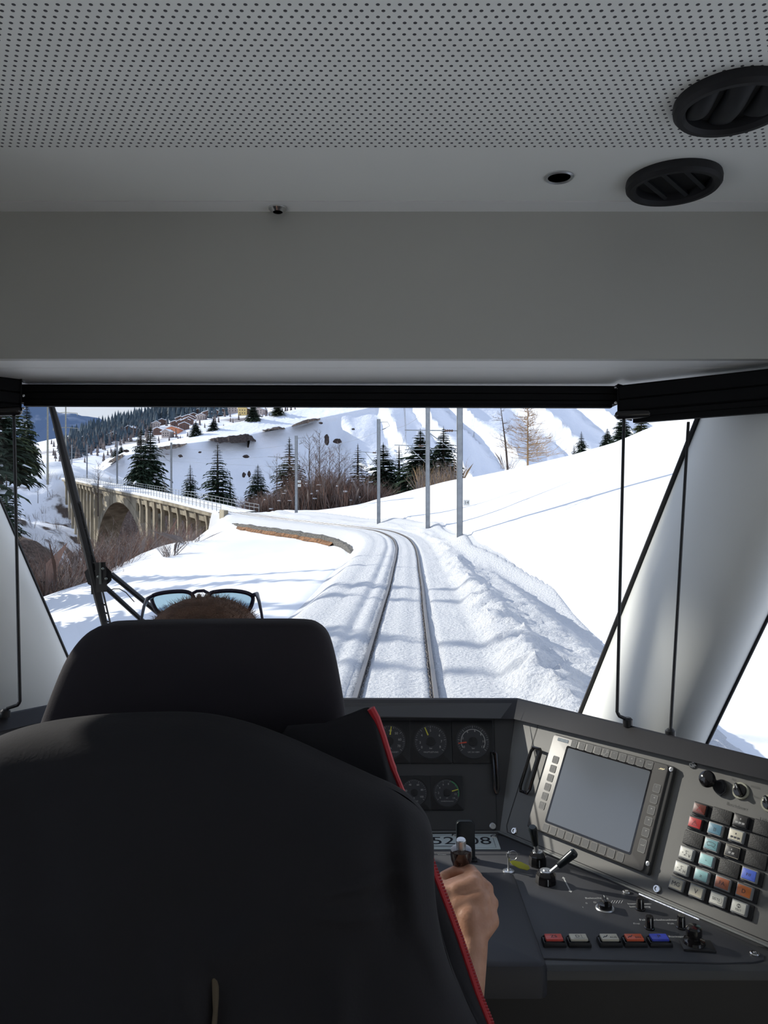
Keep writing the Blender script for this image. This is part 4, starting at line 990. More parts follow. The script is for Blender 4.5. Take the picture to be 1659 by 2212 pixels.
WO = W(0, 2.03, 0); WN = Vector((0, 1, 0.5)).normalized()
aR0 = hit(1255, 1540, WO, WN); aR1 = hit(1505, 915, WO, WN); aL0 = hit(145, 1425, WO, WN); aL1 = hit(0, 1090, WO, WN)
def line_at(p, q, z): t = (CZ + z - p.z) / (q.z - p.z); return p.lerp(q, t)
AR = lambda z: line_at(aR0, aR1, z); AL = lambda z: line_at(aL0, aL1, z)
bR0 = P(1527, 1603, 1.86); bR1 = P(1659, 1330, 1.74)
BR = lambda z: line_at(bR0, bR1, z)
bL0 = P(-60, 1500, 2.00); bL1 = P(-110, 1150, 1.88)
BL = lambda z: line_at(bL0, bL1, z)
ZB0, ZT0 = -0.66, 0.325
# windscreen
b = MB(); b.add([AL(ZB0), AR(ZB0), AR(ZT0), AL(ZT0)], [(0, 1, 2, 3)])
win = b.obj('window_1', [M_GLASS], smooth=None); struct(win, 'raked windscreen pane of the cab', 'windscreen')
b = MB()
for A, sx_ in ((AL, 1), (AR, -1)): b.tube([A(ZB0) + Vector((sx_ * 0.004, -0.006, 0)), A(ZT0) + Vector((sx_ * 0.004, -0.006, 0))], 0.0075, 8)
b.tube([AL(ZB0), AR(ZB0)], 0.01, 6)
b.obj('gasket', [M_RUBBER], win)
# side panes
WR = lambda z: W(1.27, 0.85, z); WL = lambda z: W(-1.27, 0.85, z)
for k, (Bf, Wf, lab) in enumerate(((BR, WR, 'right front side window pane'), (BL, WL, 'left front side window pane'))):
    b = MB(); b.add([Bf(-0.60), Wf(-0.60), Wf(0.31), Bf(0.31)], [(0, 1, 2, 3)])
    o = b.obj('window_%d' % (k + 2), [M_GLASS], smooth=None); struct(o, lab, 'side window')
    b = MB(); b.tube([Bf(-0.60), Bf(0.31)], 0.006, 8); b.obj('gasket', [M_RUBBER], o)
# pillars: smooth rounded columns between windscreen and side window
def pillar(A, B, name, lab, sgn):
    def fn(u, v):
        z = -0.66 + 0.985 * v; a = A(z); c = B(z); c1 = a + Vector((-sgn * 0.035, -0.34 if sgn > 0 else -0.10, 0)); c2 = c + Vector((-sgn * (0.13 if sgn > 0 else 0.04), -0.13 if sgn > 0 else -0.03, 0))
        c1.z = c2.z = a.z
        q = 1 - u; p = a * q ** 3 + c1 * 3 * q * q * u + c2 * 3 * q * u * u + c * u ** 3
        return p
    b = MB(); b.surf(fn, 30, 14)
    o = b.obj(name, [M_PAINT2], smooth=80); mo = o.modifiers.new('thickness', 'SOLIDIFY'); mo.thickness = 0.004
    struct(o, lab, 'pillar')
pillar(AR, BR, 'wall_right_pillar', 'smooth rounded light grey pillar right of the windscreen', 1)
pillar(AL, BL, 'wall_left_pillar', 'smooth light grey pillar left of the windscreen', -1)
# walls and floor of the cab
for sg, Bf, Wf, nm in ((1, BR, WR, 'wall_right'), (-1, BL, WL, 'wall_left')):
    b = MB()
    b.add([Bf(-0.60), Wf(-0.60), Wf(-1.6), line_at(Bf(-0.6), Bf(-0.6) + Vector((0, 0, -1)), -1.6)], [(0, 1, 2, 3)])
    b.add([Bf(0.31), Wf(0.31), Wf(0.63), line_at(Bf(0.31), Bf(0.31) + Vector((0, 0, 1)), 0.63)], [(0, 1, 2, 3)])
    x = 1.27 * sg; z0 = CZ
    def q(y0, y1, za, zb): b.add([(x, y0, z0 + za), (x, y1, z0 + za), (x, y1, z0 + zb), (x, y0, z0 + zb)], [(0, 1, 2, 3)])
    q(0.85, 0.72, -1.6, 0.63); q(0.72, -0.35, -1.6, -0.55); q(0.72, -0.35, 0.36, 0.63); q(-0.35, -0.95, -1.6, 0.63)
    o = b.obj(nm, [M_PAINT], smooth=None); mo = o.modifiers.new('thickness', 'SOLIDIFY'); mo.thickness = 0.02; mo.offset = 1 if sg > 0 else -1
    struct(o, 'side wall of the cab', 'wall')
    b = MB(); b.add([(x, 0.72, z0 - 0.55), (x, -0.35, z0 - 0.55), (x, -0.35, z0 + 0.36), (x, 0.72, z0 + 0.36)], [(0, 1, 2, 3)])
    struct(b.obj('window_%d' % (4 if sg > 0 else 5), [M_GLASS], smooth=None), 'side door window of the cab', 'side window')
b = MB(); b.box(-1.3, 1.3, -0.97, -0.95, -1.6, 0.63); c = b.obj('wall_rear', [mat('bulkhead_grey', (0.72, 0.71, 0.68), 0.7)], smooth=None); c.location = (0, 0, CZ); struct(c, 'rear bulkhead of the cab', 'wall')
b = MB(); b.box(-1.3, 1.3, -0.97, 2.5, -1.62, -1.6); c = b.obj('floor', [mat('grey_floor', (0.30, 0.29, 0.28), 0.7)], smooth=None); c.location = (0, 0, CZ); struct(c, 'dark cab floor', 'floor')
b = MB(); b.box(-0.95, 0.8, 2.42, 2.46, -1.6, -0.80); c = b.obj('wall_nose', [M_BLACKP], smooth=None); c.location = (0, 0, CZ); struct(c, 'nose wall below the windscreen', 'wall')

# ------------------------------------------------------------------ blinds
M_BLIND = mat('blind_black', (0.0045, 0.0045, 0.005), 0.75, spec=0.18)
def blind(a0, a1, hgt, dep, name, lab, lip0, lip1, ends=True):
    # a0, a1: top edge facing the cab; box hangs below
    r = root(name, lab, 'blind', 'black roller blinds above the windows', loc=a0)
    ax = (a1 - a0); L = ax.length; x = ax.normalized(); y = Vector((0, 0, 1)).cross(x).normalized(); z = x.cross(y)
    r.matrix_world = basis(a0, x, y, z)
    b = MB(); sec = [(0.004, 0), (0, -0.004), (0.0, -0.35 * hgt), (0.004, -0.37 * hgt), (0.0, -0.40 * hgt), (0.0, -0.66 * hgt), (0.005, -0.69 * hgt), (0.002, -0.72 * hgt), (0.004, -hgt * 0.84), (0.010, -hgt * 0.85), (dep * 0.8, -hgt * 0.84), (dep, -0.6 * hgt), (dep, 0)]
    n_ = len(sec); b.add([(xx, s_[0], s_[1]) for xx in (0, L) for s_ in sec], [(i, (i + 1) % n_, n_ + (i + 1) % n_, n_ + i) for i in range(n_)] + [tuple(range(n_))[::-1], tuple(range(n_, 2 * n_))])
    b.obj('housing', [M_BLIND], r)
    b = MB(); b.M = Matrix.Rotation(0, 4, 'X')
    b.prism([(lip0, 0.008), (L - lip1, 0.008), (L - lip1, 0.026), (lip0, 0.026)], -hgt, -hgt * 0.852, 0)
    b.obj('bottom_bar', [M_BLIND], r, smooth=None)
    for x_ in (-0.003, L):
        b = MB(); b.box(x_, x_ + 0.003, -0.002, dep + 0.002, -hgt * 0.86, 0.003); b.obj('end_cap', [M_BLIND], r, smooth=None)
    b = MB()
    for zz_ in (-0.006, -0.45 * hgt, -0.8 * hgt):
        b.ellipsoid((-0.006, -0.004, zz_), (0.004, 0.004, 0.003), 10); b.ellipsoid((L + 0.006, -0.004, zz_), (0.004, 0.004, 0.003), 10)
    b.obj('screw', [M_CHROME], r)
    return r
blind(W(-0.855, 1.80, 0.299), W(0.545, 1.80, 0.295), 0.050, 0.06, 'roller_blind', 'long black roller blind housing over the windscreen', 0.01, 0.01)
blind(P(1337, 832, 1.775), P(1870, 772, 1.45), 0.088, 0.07, 'roller_blind', 'deep black roller blind housing over the right side window', 0.03, 0.0)
blind(P(-500, 748, 1.45), P(44, 818, 1.775), 0.085, 0.07, 'roller_blind', 'black roller blind housing cut by the left edge, over the left side window', 0.0, 0.03)
# guide rods
def rod(pts, r_, lab, knob=None):
    rt = root('blind_rod', lab, 'rod', 'thin black guide rods of the blinds', loc=pts[-1])
    o0 = pts[-1]; pp = []
    for i in range(len(pts) - 1):
        k = 1 if i == 0 else 3
        for j in range(k): pp.append(pts[i].lerp(pts[i + 1], j / k) - o0)
    pp.append(pts[-1] - o0)
    b = MB(); b.tube(pp, r_, 8); b.obj('rod', [M_BLACKP], rt)
    b = MB(); b.M = Matrix.Translation((0, 0, 0)); b.lathe([(0.010, -0.008), (0.010, 0.006), (0.006, 0.010), (0.0, 0.010)], 14); b.obj('foot', [M_BLACKP], rt)
    if knob:
        b = MB(); k0, k1 = [k - o0 for k in knob]; b.capsule(k0, k1, 0.0105, 0.0105); b.obj('knob', [M_GLOSSB], rt)
f1 = PZ(1356, 1560, -0.435)
rod([P(1348, 895, 1.76), P(1333, 1538, f1.y), P(1338, 1547, f1.y), P(1352, 1553, f1.y), f1], 0.0036, 'long black rod with a cranked foot right of the windscreen', (P(1338, 897, 1.755), P(1400, 893, 1.74)))
f2 = PZ(1448, 1585, -0.440)
rod([P(1487, 912, 1.66), f2], 0.0034, 'straight black rod in front of the right pillar')
f3 = PZ(12, 1541, -0.437)
rod([P(30, 895, 1.76), P(43, 1515, f3.y), P(38, 1523, f3.y), P(16, 1530, f3.y), f3], 0.0038, 'long black rod with a cranked foot at the left edge', (P(-40, 890, 1.74), P(38, 888, 1.755)))

# ------------------------------------------------------------------ ceiling fittings
def vent(px, py, lab, n_sl, rot, zr=0.60, R=0.083, deflect=False):
    p = PZ(px, py, zr); r = root('air_vent', lab, 'air vent', 'round black air vents in the ceiling', loc=p)
    r.rotation_euler = (PI, 0, rot)          # local +z points down
    b = MB(); b.lathe([(R * 0.98, -0.002), (R, 0.006), (R * 0.99, 0.014), (R * 0.93, 0.020), (R * 0.84, 0.020), (R * 0.78, 0.014), (R * 0.76, 0.0), (R * 0.72, 0.0)], 48); b.obj('ring', [mat('vent_black', (0.011, 0.011, 0.013), 0.55, spec=0.35)], r)
    b = MB(); b.lathe([(R * 0.77, 0.001), (0.0, 0.0012)], 32); b.obj('backing', [mat('vent_dark', (0.004, 0.004, 0.004), 0.8)], r)
    for i in range(n_sl):
        x = (i - (n_sl - 1) / 2) * R * (0.42 if not deflect else 0.55); h = math.sqrt(max(0, (R * 0.76) ** 2 - x * x)) - 0.001
        b = MB()
        if deflect: b.surf(lambda u, v: (x + 0.018 * math.cos(u * PI) - 0.0, -h + 2 * h * v, 0.002 + 0.020 * math.sin(u * PI) * math.sin(PI * (0.1 + 0.8 * v))), 10, 12)
        else:
            b.M = Matrix.Translation((x, 0, 0.008)) @ Matrix.Rotation(0.35, 4, 'Y'); b.box(-0.0035, 0.0035, -h, h, -0.005, 0.004)
        b.obj('slat', [mat('vent_slat', (0.013, 0.014, 0.016), 0.6, spec=0.3)], r, smooth=40)
vent(1584, 212, 'larger looking round black ceiling vent cut by the right edge of the picture', 3, -0.12, deflect=True)
vent(1455, 386, 'round black ceiling vent with slanting slats, the one nearer the windscreen', 3, -0.71)
p = PZ(1208, 382, 0.60); r = root('ceiling_grommet', 'small round metal rimmed hole in the ceiling beside the vent', 'grommet', loc=p); r.rotation_euler = (PI, 0, 0)
b = MB(); b.lathe([(0.026, -0.001), (0.026, 0.002), (0.0235, 0.004), (0.020, 0.002), (0.020, 0.0)], 30); b.obj('rim', [M_ALU], r)
b = MB(); b.lathe([(0.0205, 0.0012), (0.0, 0.0012)], 24); b.obj('hole_shade_disc', [mat('vent_dark', (0.004, 0.004, 0.004))], r)  # no lamp, a dark disc painted in for the shade inside the hole
p = PZ(600, 449, 0.60); r = root('ceiling_screw', 'shiny domed screw in the ceiling strip at the top of the header panel', 'screw', loc=p); r.rotation_euler = (PI, 0, 0)
b = MB(); b.lathe([(0.0185, 0), (0.0180, 0.003), (0.011, 0.009), (0.0095, 0.0085)], 28); b.lathe([(0.0095, 0.0085), (0.009, 0.003), (0, 0.003)], 20); b.obj('head', [M_CHROME], r)
b = MB(); b.lathe([(0.0085, 0.0032), (0.007, 0.0078), (0, 0.0078)], 6); b.obj('socket', [M_GLOSSB], r)

# ------------------------------------------------------------------ windscreen wiper (outside the glass)
def on_glass(px, py, off=0.05): return hit(px, py, WO + WN * off, WN)
wr = root('windscreen_wiper', 'black windscreen wiper with a long blade and twin arms, outside the glass', 'wiper', loc=on_glass(215, 1248)); o0 = wr.location.copy()
def wp(px, py, off=0.05): return on_glass(px, py, off) - o0
b = MB(); b.tube([wp(102, 850), wp(112, 880), wp(122, 915), wp(150, 1030), wp(190, 1190), wp(212, 1290), wp(228, 1358)], [0.0065, 0.0075, 0.009, 0.012, 0.0125, 0.012, 0.009], 8); b.obj('blade', [M_RUBBER], wr)
b = MB()
for t0 in range(15):
    t = t0 / 15.0
    if 0.62 < t < 0.80: continue
    y0_ = 1085 + 275 * t; x0_ = np.interp(y0_, [1085, 1190, 1290, 1360], [172, 197, 224, 241])
    b.tube([wp(x0_ - 8, y0_, 0.045), wp(x0_ + 2, y0_ + 2, 0.045)], 0.0026, 5)
b.tube([wp(173, 1085, 0.045), wp(199, 1190, 0.045), wp(225, 1290, 0.045), wp(241, 1358, 0.045)], 0.0030, 6)
b.obj('spoiler_rail', [M_BLACKP], wr)
b = MB()
c_ = [(183, 1240), (192, 1222), (208, 1216), (222, 1215), (236, 1226), (242, 1243), (238, 1262), (228, 1276), (206, 1284), (192, 1270), (185, 1255)]
b.hull8([wp(205, 1215, .03), wp(228, 1214, .03), wp(232, 1278, .03), (wp(208, 1280, .03))], [wp(205, 1215, .075), wp(228, 1214, .075), wp(232, 1278, .075), wp(208, 1280, .075)])
b.hull8([wp(182, 1236, .04), wp(196, 1222, .04), wp(203, 1268, .04), wp(190, 1262, .04)], [wp(182, 1236, .065), wp(196, 1222, .065), wp(203, 1268, .065), wp(190, 1262, .065)])
b.hull8([wp(226, 1220, .04), wp(241, 1236, .04), wp(241, 1254, .04), wp(228, 1266, .04)], [wp(226, 1220, .065), wp(241, 1236, .065), wp(241, 1254, .065), wp(228, 1266, .065)])
b.hull8([wp(197, 1284, .04), wp(203, 1284, .04), wp(202, 1262, .04), wp(196, 1262, .04)], [wp(197, 1284, .06), wp(203, 1284, .06), wp(202, 1262, .06), wp(196, 1262, .06)])
b.obj('pivot_bracket', [M_BLACKP], wr, smooth=None)
b = MB(); b.M = Matrix.Identity(4)
for (x_, y_) in ((222, 1228), (212, 1246), (229, 1250)): b.ellipsoid(wp(x_, y_, 0.028), (0.004, 0.003, 0.004), 10)
b.hull8([wp(214, 1216, .026), wp(218, 1214, .026), (wp(219, 1262, .026)), wp(214, 1262, .026)], [wp(214, 1216, .03), wp(218, 1214, .03), wp(219, 1262, .03), wp(214, 1262, .03)])
b.obj('bolt', [mat('worn_steel', (0.20, 0.22, 0.21), 0.4, 0.7)], wr)
b = MB(); b.tube([wp(240, 1240), wp(335, 1318), wp(420, 1388), wp(520, 1470)], 0.0078, 8); b.obj('arm', [M_BLACKP], wr)
b = MB(); b.tube([wp(225, 1266), wp(302, 1336), wp(380, 1404), wp(470, 1490)], 0.0070, 8); b.obj('arm', [M_BLACKP], wr)
b = MB(); b.tube([wp(238, 1275), wp(246, 1272), wp(258, 1272), wp(272, 1280), wp(290, 1300)], 0.0015, 6); b.obj('washer_hose', [M_RUBBER], wr)

# ------------------------------------------------------------------ console
DZ = CZ - 0.70
UR = Vector((0.638, -0.770, 0)).normalized(); YR = Vector((0.355, 0.294, 0.888)); YR = (YR - UR * YR.dot(UR)).normalized(); NR = UR.cross(YR)
OR = W(0.252, 1.68, -0.70); MR = basis(OR, UR, YR, NR)
YF = Vector((0, 0.4626, 0.8866)); NF = Vector((0, -0.8866, 0.4626)); OF = W(0, 1.68, -0.70); MF = basis(OF, Vector((1, 0, 0)), YF, NF)
MD = Matrix.Translation((0, 0, DZ))
def onR(u, v, n_=0): return OR + UR * u + YR * v + NR * n_
def onF(u, v, n_=0): return OF + Vector((u, 0, 0)) + YF * v + NF * n_
HV = 0.262                                     # height of the panel face under the hood
cons = root('control_desk', 'dark grey driver control desk with raised gauge panel and angled right wing', 'control desk', loc=W(0.2, 1.4, -1.6)); ci = cons.matrix_world.inverted()
ci = Matrix.Translation((-0.2, -1.4, -(CZ - 1.6)))
def cobj(b, name, ms, smooth=30, lab=None):
    b.v = [ci @ v for v in b.v]; o = b.obj(name, ms, cons, smooth=smooth)
    if lab: o['label'] = lab
    return o
fL, fR = -0.66, 0.2555
cr_top = onR(-0.055, HV)
b = MB(); b.add([onF(fL, -0.002), onF(fR, -0.002), onF(0.306, HV), onF(fL - 0.05, HV)], [(0, 1, 2, 3)]); cobj(b, 'gauge_panel', [M_CONSD], None)
b = MB(); b.add([onR(0.0, 0.0), onR(0.86, 0.0), onR(0.86, HV), onR(-0.058, HV)], [(0, 1, 2, 3)]); cobj(b, 'right_panel', [M_CONS], None, 'bare grey metal panel of the right wing')
ULf = Vector((0.638, 0.770, 0)).normalized()
b = MB(); l0 = onF(fL, -0.002); l1 = onF(fL - 0.05, HV); b.add([l0, l1, l1 - ULf * 0.75, l0 - ULf * 0.75], [(0, 1, 2, 3)]); cobj(b, 'left_panel', [M_CONSD], None)
# hood: bevelled lip, then top running to the glass
b = MB()
OV = 0.014
hf = [(l1 - ULf * 0.75), l1, onF(0.306, HV), onR(0.86, HV)]
lip_b = [hf[0] + Vector((OV, -OV, 0)), hf[1] + Vector((0, -OV, -0.002)), W(0.300, 1.780, -0.478) , hf[3] + NR * OV]
lip_t = [Vector((p.x, p.y, CZ - 0.440)) + q for p, q in zip(hf, (Vector((-0.01, 0.01, 0)), Vector((0, 0.028, 0)), Vector((0.010, 0.022, 0)), Vector((0.012, 0.010, 0))))]
lip_m = [a.lerp(c_, 0.93) + (a - c_) * 0 + Vector((0, -0.002, 0.0)) for a, c_ in zip(lip_b, lip_t)]
bk = [W(-1.27, 1.3, -0.80), W(-1.0, 2.42, -0.78), W(0.70, 2.42, -0.78), W(1.27, 1.15, -0.85)]
inn = [p + Vector((0, 0.03, 0.004)) for p in hf]
seq = [inn, lip_b, lip_m, lip_t, bk]
for k in range(4):
    for i in range(3): b.add([seq[k][i], seq[k][i + 1], seq[k + 1][i + 1], seq[k + 1][i]], [(0, 1, 2, 3)])
b.add([bk[0], bk[0] + Vector((-.1, 0, 0)), lip_t[0] + Vector((-.5, -.3, 0)), lip_t[0]], [(0, 1, 2, 3)])
cobj(b, 'hood', [mat('hood_paint', (0.022, 0.021, 0.024), 0.5)], 25)
b = MB(); b.add([onF(-0.60, HV - 0.004, 0.0175) + Vector((0, 0, 0.0)), W(0.268, 1.7695, -0.474), W(0.298, 1.7935, -0.4445), W(-0.62, 1.7935, -0.4445)], [(0, 1, 2, 3)])
cobj(b, 'hood_face', [mat('hood_face_grey', (0.10, 0.10, 0.105), 0.5)], None, 'paler grey front face of the hood')
# desk slab
dk = [(-0.69, 1.681), (0.252, 1.681)] + [((onR(u, 0).x), (onR(u, 0).y)) for u in (0.1, 0.3, 0.5, 0.62)] + [(0.66, 1.178), (-0.95, 1.178), (-0.95, 1.3)]
dk[-1] = (l0.x - ULf.x * 0.55, l0.y - ULf.y * 0.55)
b = MB(); b.M = MD; b.prism(dk[::-1], -0.016, 0.0, 0.012)
b.M = Matrix.Identity(4); b.hull8([W(0.60, 1.178, -0.715), W(0.95, 1.178, -0.715), W(0.95, 1.178, -0.703), W(0.60, 1.178, -0.703)], [W(0.6, 1.25, -0.75), W(1.25, 1.05, -0.75), W(1.25, 1.05, -0.703), W(0.6, 1.25, -0.703)])
cobj(b, 'desk_top', [mat('desk_frame_paint', (0.055, 0.056, 0.058), 0.5, bump=0.1, bscale=900, bdist=0.0005)])
b = MB(); b.box(-0.9, 1.2, 1.190, 1.24, CZ - 1.6, CZ - 0.712); cobj(b, 'front_apron', [M_BLACKP], None)
# control plate set in the desk
pl = [(0.060, 1.168), (0.060, 1.672), (0.235, 1.672), (0.245, 1.667)]
for u in (0.02, 0.10, 0.2, 0.3, 0.4, 0.47): q = onR(u, 0) + Vector((-0.0065, -0.0075, 0)); pl.append((q.x, q.y))
pl += [(0.590, 1.232), (0.5985, 1.215), (0.592, 1.202), (0.572, 1.196), (0.52, 1.194), (0.244, 1.2065), (0.2, 1.2065)]
b = MB(); b.M = MD; b.prism(pl[::-1], -0.001, 0.0022, 0.0006); cobj(b, 'control_plate', [M_PLATE])
# pale edge strip along the seam
b = MB(); b.M = Matrix.Identity(4)
b.tube([onR(0.0, 0.0) + Vector((-0.19, 0, 0.002)), onR(-0.004, 0.0) + Vector((0, 0, 0.002)), onR(0.6, 0.0) + Vector((0, 0, 0.002))], 0.0028, 6)
cobj(b, 'edge_strip', [mat('edge_metal', (0.20, 0.21, 0.21), 0.65, 0.2)])
# black padded armrest
b = MB(); b.M = MD; b.rbox(0.074, 1.318, 0.350, 0.312, -0.034, 0.016, 0.016, 0.012, 6); cobj(b, 'padded_rest', [mat('padded_black', (0.024, 0.025, 0.032), 0.5, bump=0.3, bscale=500, bdist=0.0006)], 40, 'padded black rest around the lever')
# seams and recessed handles on the panels
def line_on(b, M, pts, w_=0.0012, z=0.0008):
    for i in range(len(pts) - 1):
        a = Vector((*pts[i], z)); c_ = Vector((*pts[i + 1], z)); t = (c_ - a).normalized(); nn = Vector((-t.y, t.x, 0)) * w_ / 2
        b.M = M; b.add([a - nn, c_ - nn, c_ + nn, a + nn], [(0, 1, 2, 3)])
b = MB(); line_on(b, MR, [(0.555, 0.268), (0.07, 0.268)] ); line_on(b, MR, [(0.014, 0.262), (0.012, 0.02), (0.020, 0.008), (0.7, 0.008)])
line_on(b, MF, [(0.256, 0.25), (0.247, 0.015), (0.243, 0.006), (-0.6, 0.006)])
cobj(b, 'panel_seam', [M_RUBBER], None)
for M_, u, v0, v1, lab in ((MR, 0.037, 0.098, 0.195, 'black grab handle on the right wing'), (MF, 0.272, 0.08, 0.17, 'black grab handle on the gauge panel')):
    b = MB(); b.M = M_
    if M_ is MF: u = 0.250
    w2 = 0.013 if M_ is MR else 0.004
    b.tube([(u - w2, v1, 0.004), (u - w2, v1 - 0.01, 0.010), (u - w2, v0 + 0.01, 0.010), (u - w2 + 0.004, v0, 0.010), (u + w2 - 0.004, v0, 0.010), (u + w2, v0 + 0.01, 0.010), (u + w2, v1 - 0.004, 0.010), (u + w2 - 0.004, v1, 0.010), (u - w2, v1, 0.008)], 0.0035, 8)
    cobj(b, 'grab_handle', [M_GLOSSB], 40, lab)
# screws of the desk
def screw(M, u, v, r=0.0075, z=0.0):
    b = MB(); b.M = M @ Matrix.Translation((u, v, z)); b.lathe([(r, 0), (r, 0.002), (r * 0.8, 0.0035), (r * 0.5, 0.0035), (r * 0.45, 0.001), (0, 0.001)], 16); cobj(b, 'screw', [M_CHROME if M is not MF else M_ALU])
for a in ((MR, 0.372, 0.018), (MR, 0.036, 0.016), (MR, 0.383, 0.250), (MF, 0.238, 0.014), (MD, 0.445, 1.413), (MD, 0.585, 1.216), (MD, 0.153, 1.66), (MD, 0.236, 1.655)): screw(*a, z=0.002 if a[0] is MD else 0)
# printed markings
b = MB()
b.M = MD @ Matrix.Translation((0, 0, 0.0026))
def arrow(b, x0, y0, x1, y1, w_=0.0012):
    a = Vector((x0, y0, 0)); c_ = Vector((x1, y1, 0)); t = (c_ - a).normalized(); nn = Vector((-t.y, t.x, 0))
    b.add([a + t * .006 - nn * w_, c_ - t * .006 - nn * w_, c_ - t * .006 + nn * w_, a + t * .006 + nn * w_], [(0, 1, 2, 3)])
    for p, s_ in ((a, 1), (c_, -1)): b.add([p, p + t * s_ * .007 + nn * .0035, p + t * s_ * .007 - nn * .0035], [(0, 1, 2)])
arrow(b, 0.342, 1.474, 0.343, 1.412)
b.text('Beleuchtung', 0.0085, 0.384, 1.392, 0); 
for i in range(5): b.add([(0.404 + i * 0.0045, 1.374, 0), (0.405 + i * 0.0045, 1.374, 0), (0.411 + i * 0.0045, 1.384, 0), (0.410 + i * 0.0045, 1.384, 0)], [(0, 1, 2, 3)])
b.text('I', 0.007, 0.351, 1.360, 0); b.text('0', 0.007, 0.361, 1.374, 0); b.text('D', 0.007, 0.377, 1.377, 0)
b.text('Instrumenten-', 0.0075, 0.455, 1.372, 0); b.text('beleuchtung', 0.0075, 0.452, 1.362, 0)
b.text('Fahrplanbeleuchtung', 0.0085, 0.472, 1.318, 0); b.text('Frei', 0.007, 0.428, 1.306, 0); b.text('Pult', 0.007, 0.486, 1.306, 0)
b.text('Rückspiegel', 0.0075, 0.485, 1.266, 0); b.text('Vmax', 0.008, 0.118, 1.570, 0)
b.M = MR @ Matrix.Translation((0, 0, 0.0006))
cobj(b, 'printed_labels', [M_WHITEINK], None, 'small white printed lettering on the desk')
b = MB(); b.M = MR @ Matrix.Translation((0, 0, 0.0006))
b.text('Betriebsart', 0.0085, 0.478, 0.199, 0); b.text('Lüftung', 0.0085, 0.532, 0.190, 0); b.text('Störung Fahrt', 0.007, 0.420, 0.254, 0); b.text('Aus', 0.006, 0.462, 0.243, 0); b.text('Auto', 0.006, 0.482, 0.249, 0); b.text('Heizen', 0.006, 0.502, 0.240, 0); b.text('Kühlen', 0.006, 0.504, 0.224, 0)
cobj(b, 'printed_labels', [M_GREYINK], None, 'faint grey printed lettering on the right wing')

# ------------------------------------------------------------------ gauges
M_DIAL = mat('gauge_dial', (0.042, 0.043, 0.050), 0.5); M_YEL = mat('yellow_needle', (0.75, 0.68, 0.08), 0.5); M_REDN = mat('red_needle', (0.75, 0.10, 0.05), 0.5); M_GRN = mat('green_arc', (0.06, 0.30, 0.12), 0.6)
M_INK = mat('gauge_print', (0.50, 0.50, 0.48), 0.6)
def gauge(u, v, S, R, lab, nums, needle, ang, ncol, sub, maj, green=None, ring=False):
    r = root('pressure_gauge', lab, 'gauge', 'round gauges of the desk', M=MF @ Matrix.Translation((u, v, 0)))
    b = MB(); o_ = rrect(0, 0, S, S, 0.003, 3); n_ = 32; 
    b.rbox(0, 0, S, S, 0, 0.0045, 0.003, 0.001)
    b.lathe([(R * 1.12, 0.0045), (R * 1.12, 0.0055), (R * 1.04, 0.0048)], 40); b.obj('bezel', [M_BLACKP], r)
    b = MB(); b.lathe([(R * 1.03, 0.0049), (0, 0.0051)], 40); d_ = b.obj('dial', [M_DIAL], r, smooth=None)
    b = MB(); z = 0.0054
    for k in range(maj * 5 + 1):
        a = math.radians(-125 + 250 * k / (maj * 5)); L0 = 0.84 if k % 5 == 0 else 0.91; t = Vector((math.sin(a), math.cos(a), 0)); nn = Vector((t.y, -t.x, 0)) * (0.010 if k % 5 == 0 else 0.005) * R
        b.add([t * R * L0 - nn + Vector((0, 0, z)), t * R * 0.98 - nn + Vector((0, 0, z)), t * R * 0.98 + nn + Vector((0, 0, z)), t * R * L0 + nn + Vector((0, 0, z))], [(0, 1, 2, 3)])
    for s_, a in nums: b.text(s_, R * 0.21, math.sin(math.radians(a)) * R * 0.68, math.cos(math.radians(a)) * R * 0.68, z)
    b.text(sub[0], R * 0.15, 0, -R * 0.42, z); b.text(sub[1], R * 0.13, 0, -R * 0.66, z)
    if ring: b.arc(0, 0, R * 0.74, R * 0.78, -120, 120, z, 30)
    b.obj('scale', [M_INK], d_, smooth=None)
    if green: b = MB(); b.arc(0, 0, R * 0.90, R * 0.98, green[0], green[1], z + 0.0002, 14); q = b.obj('green_arc', [M_GRN], d_, smooth=None)
    b = MB(); a = math.radians(ang); t = Vector((math.sin(a), math.cos(a), 0)); nn = Vector((t.y, -t.x, 0)) * R * 0.045
    b.hull8([t * R * 0.42 - nn + Vector((0, 0, 0.0056)), t * R * 0.95 - nn * 0.6 + Vector((0, 0, 0.0056)), t * R * 0.95 + nn * 0.6 + Vector((0, 0, 0.0056)), t * R * 0.42 + nn + Vector((0, 0, 0.0056))],
            [t * R * 0.42 - nn + Vector((0, 0, 0.0064)), t * R * 0.95 - nn * 0.6 + Vector((0, 0, 0.0064)), t * R * 0.95 + nn * 0.6 + Vector((0, 0, 0.0064)), t * R * 0.42 + nn + Vector((0, 0, 0.0064))])
    b.obj('needle', [ncol], r, smooth=None)
    b = MB(); b.lathe([(R * 0.28, 0.0054), (R * 0.28, 0.0068), (0, 0.0072)], 20); b.obj('needle_hub', [M_BLACKP], r)
gauge(0.012, 0.194, 0.096, 0.036, 'round gauge with yellow needle, upper row, partly hidden by the jacket', [('10', -112), ('20', -75), ('30', -33), ('40', 6), ('50', 42), ('60', 80), ('70', 115)], 0, 8, M_YEL, ('km/h', 'GESCHWINDIGKEIT'), 7)
gauge(0.107, 0.194, 0.096, 0.036, 'round brake pressure gauge with yellow needle left of the 5, middle of the upper row', [('0', -122), ('3', -96), ('4', -56), ('5', 0), ('6', 56), ('7', 90), ('8', 120)], 0, -22, M_YEL, ('bar', 'HAUPTLEITUNG'), 6)
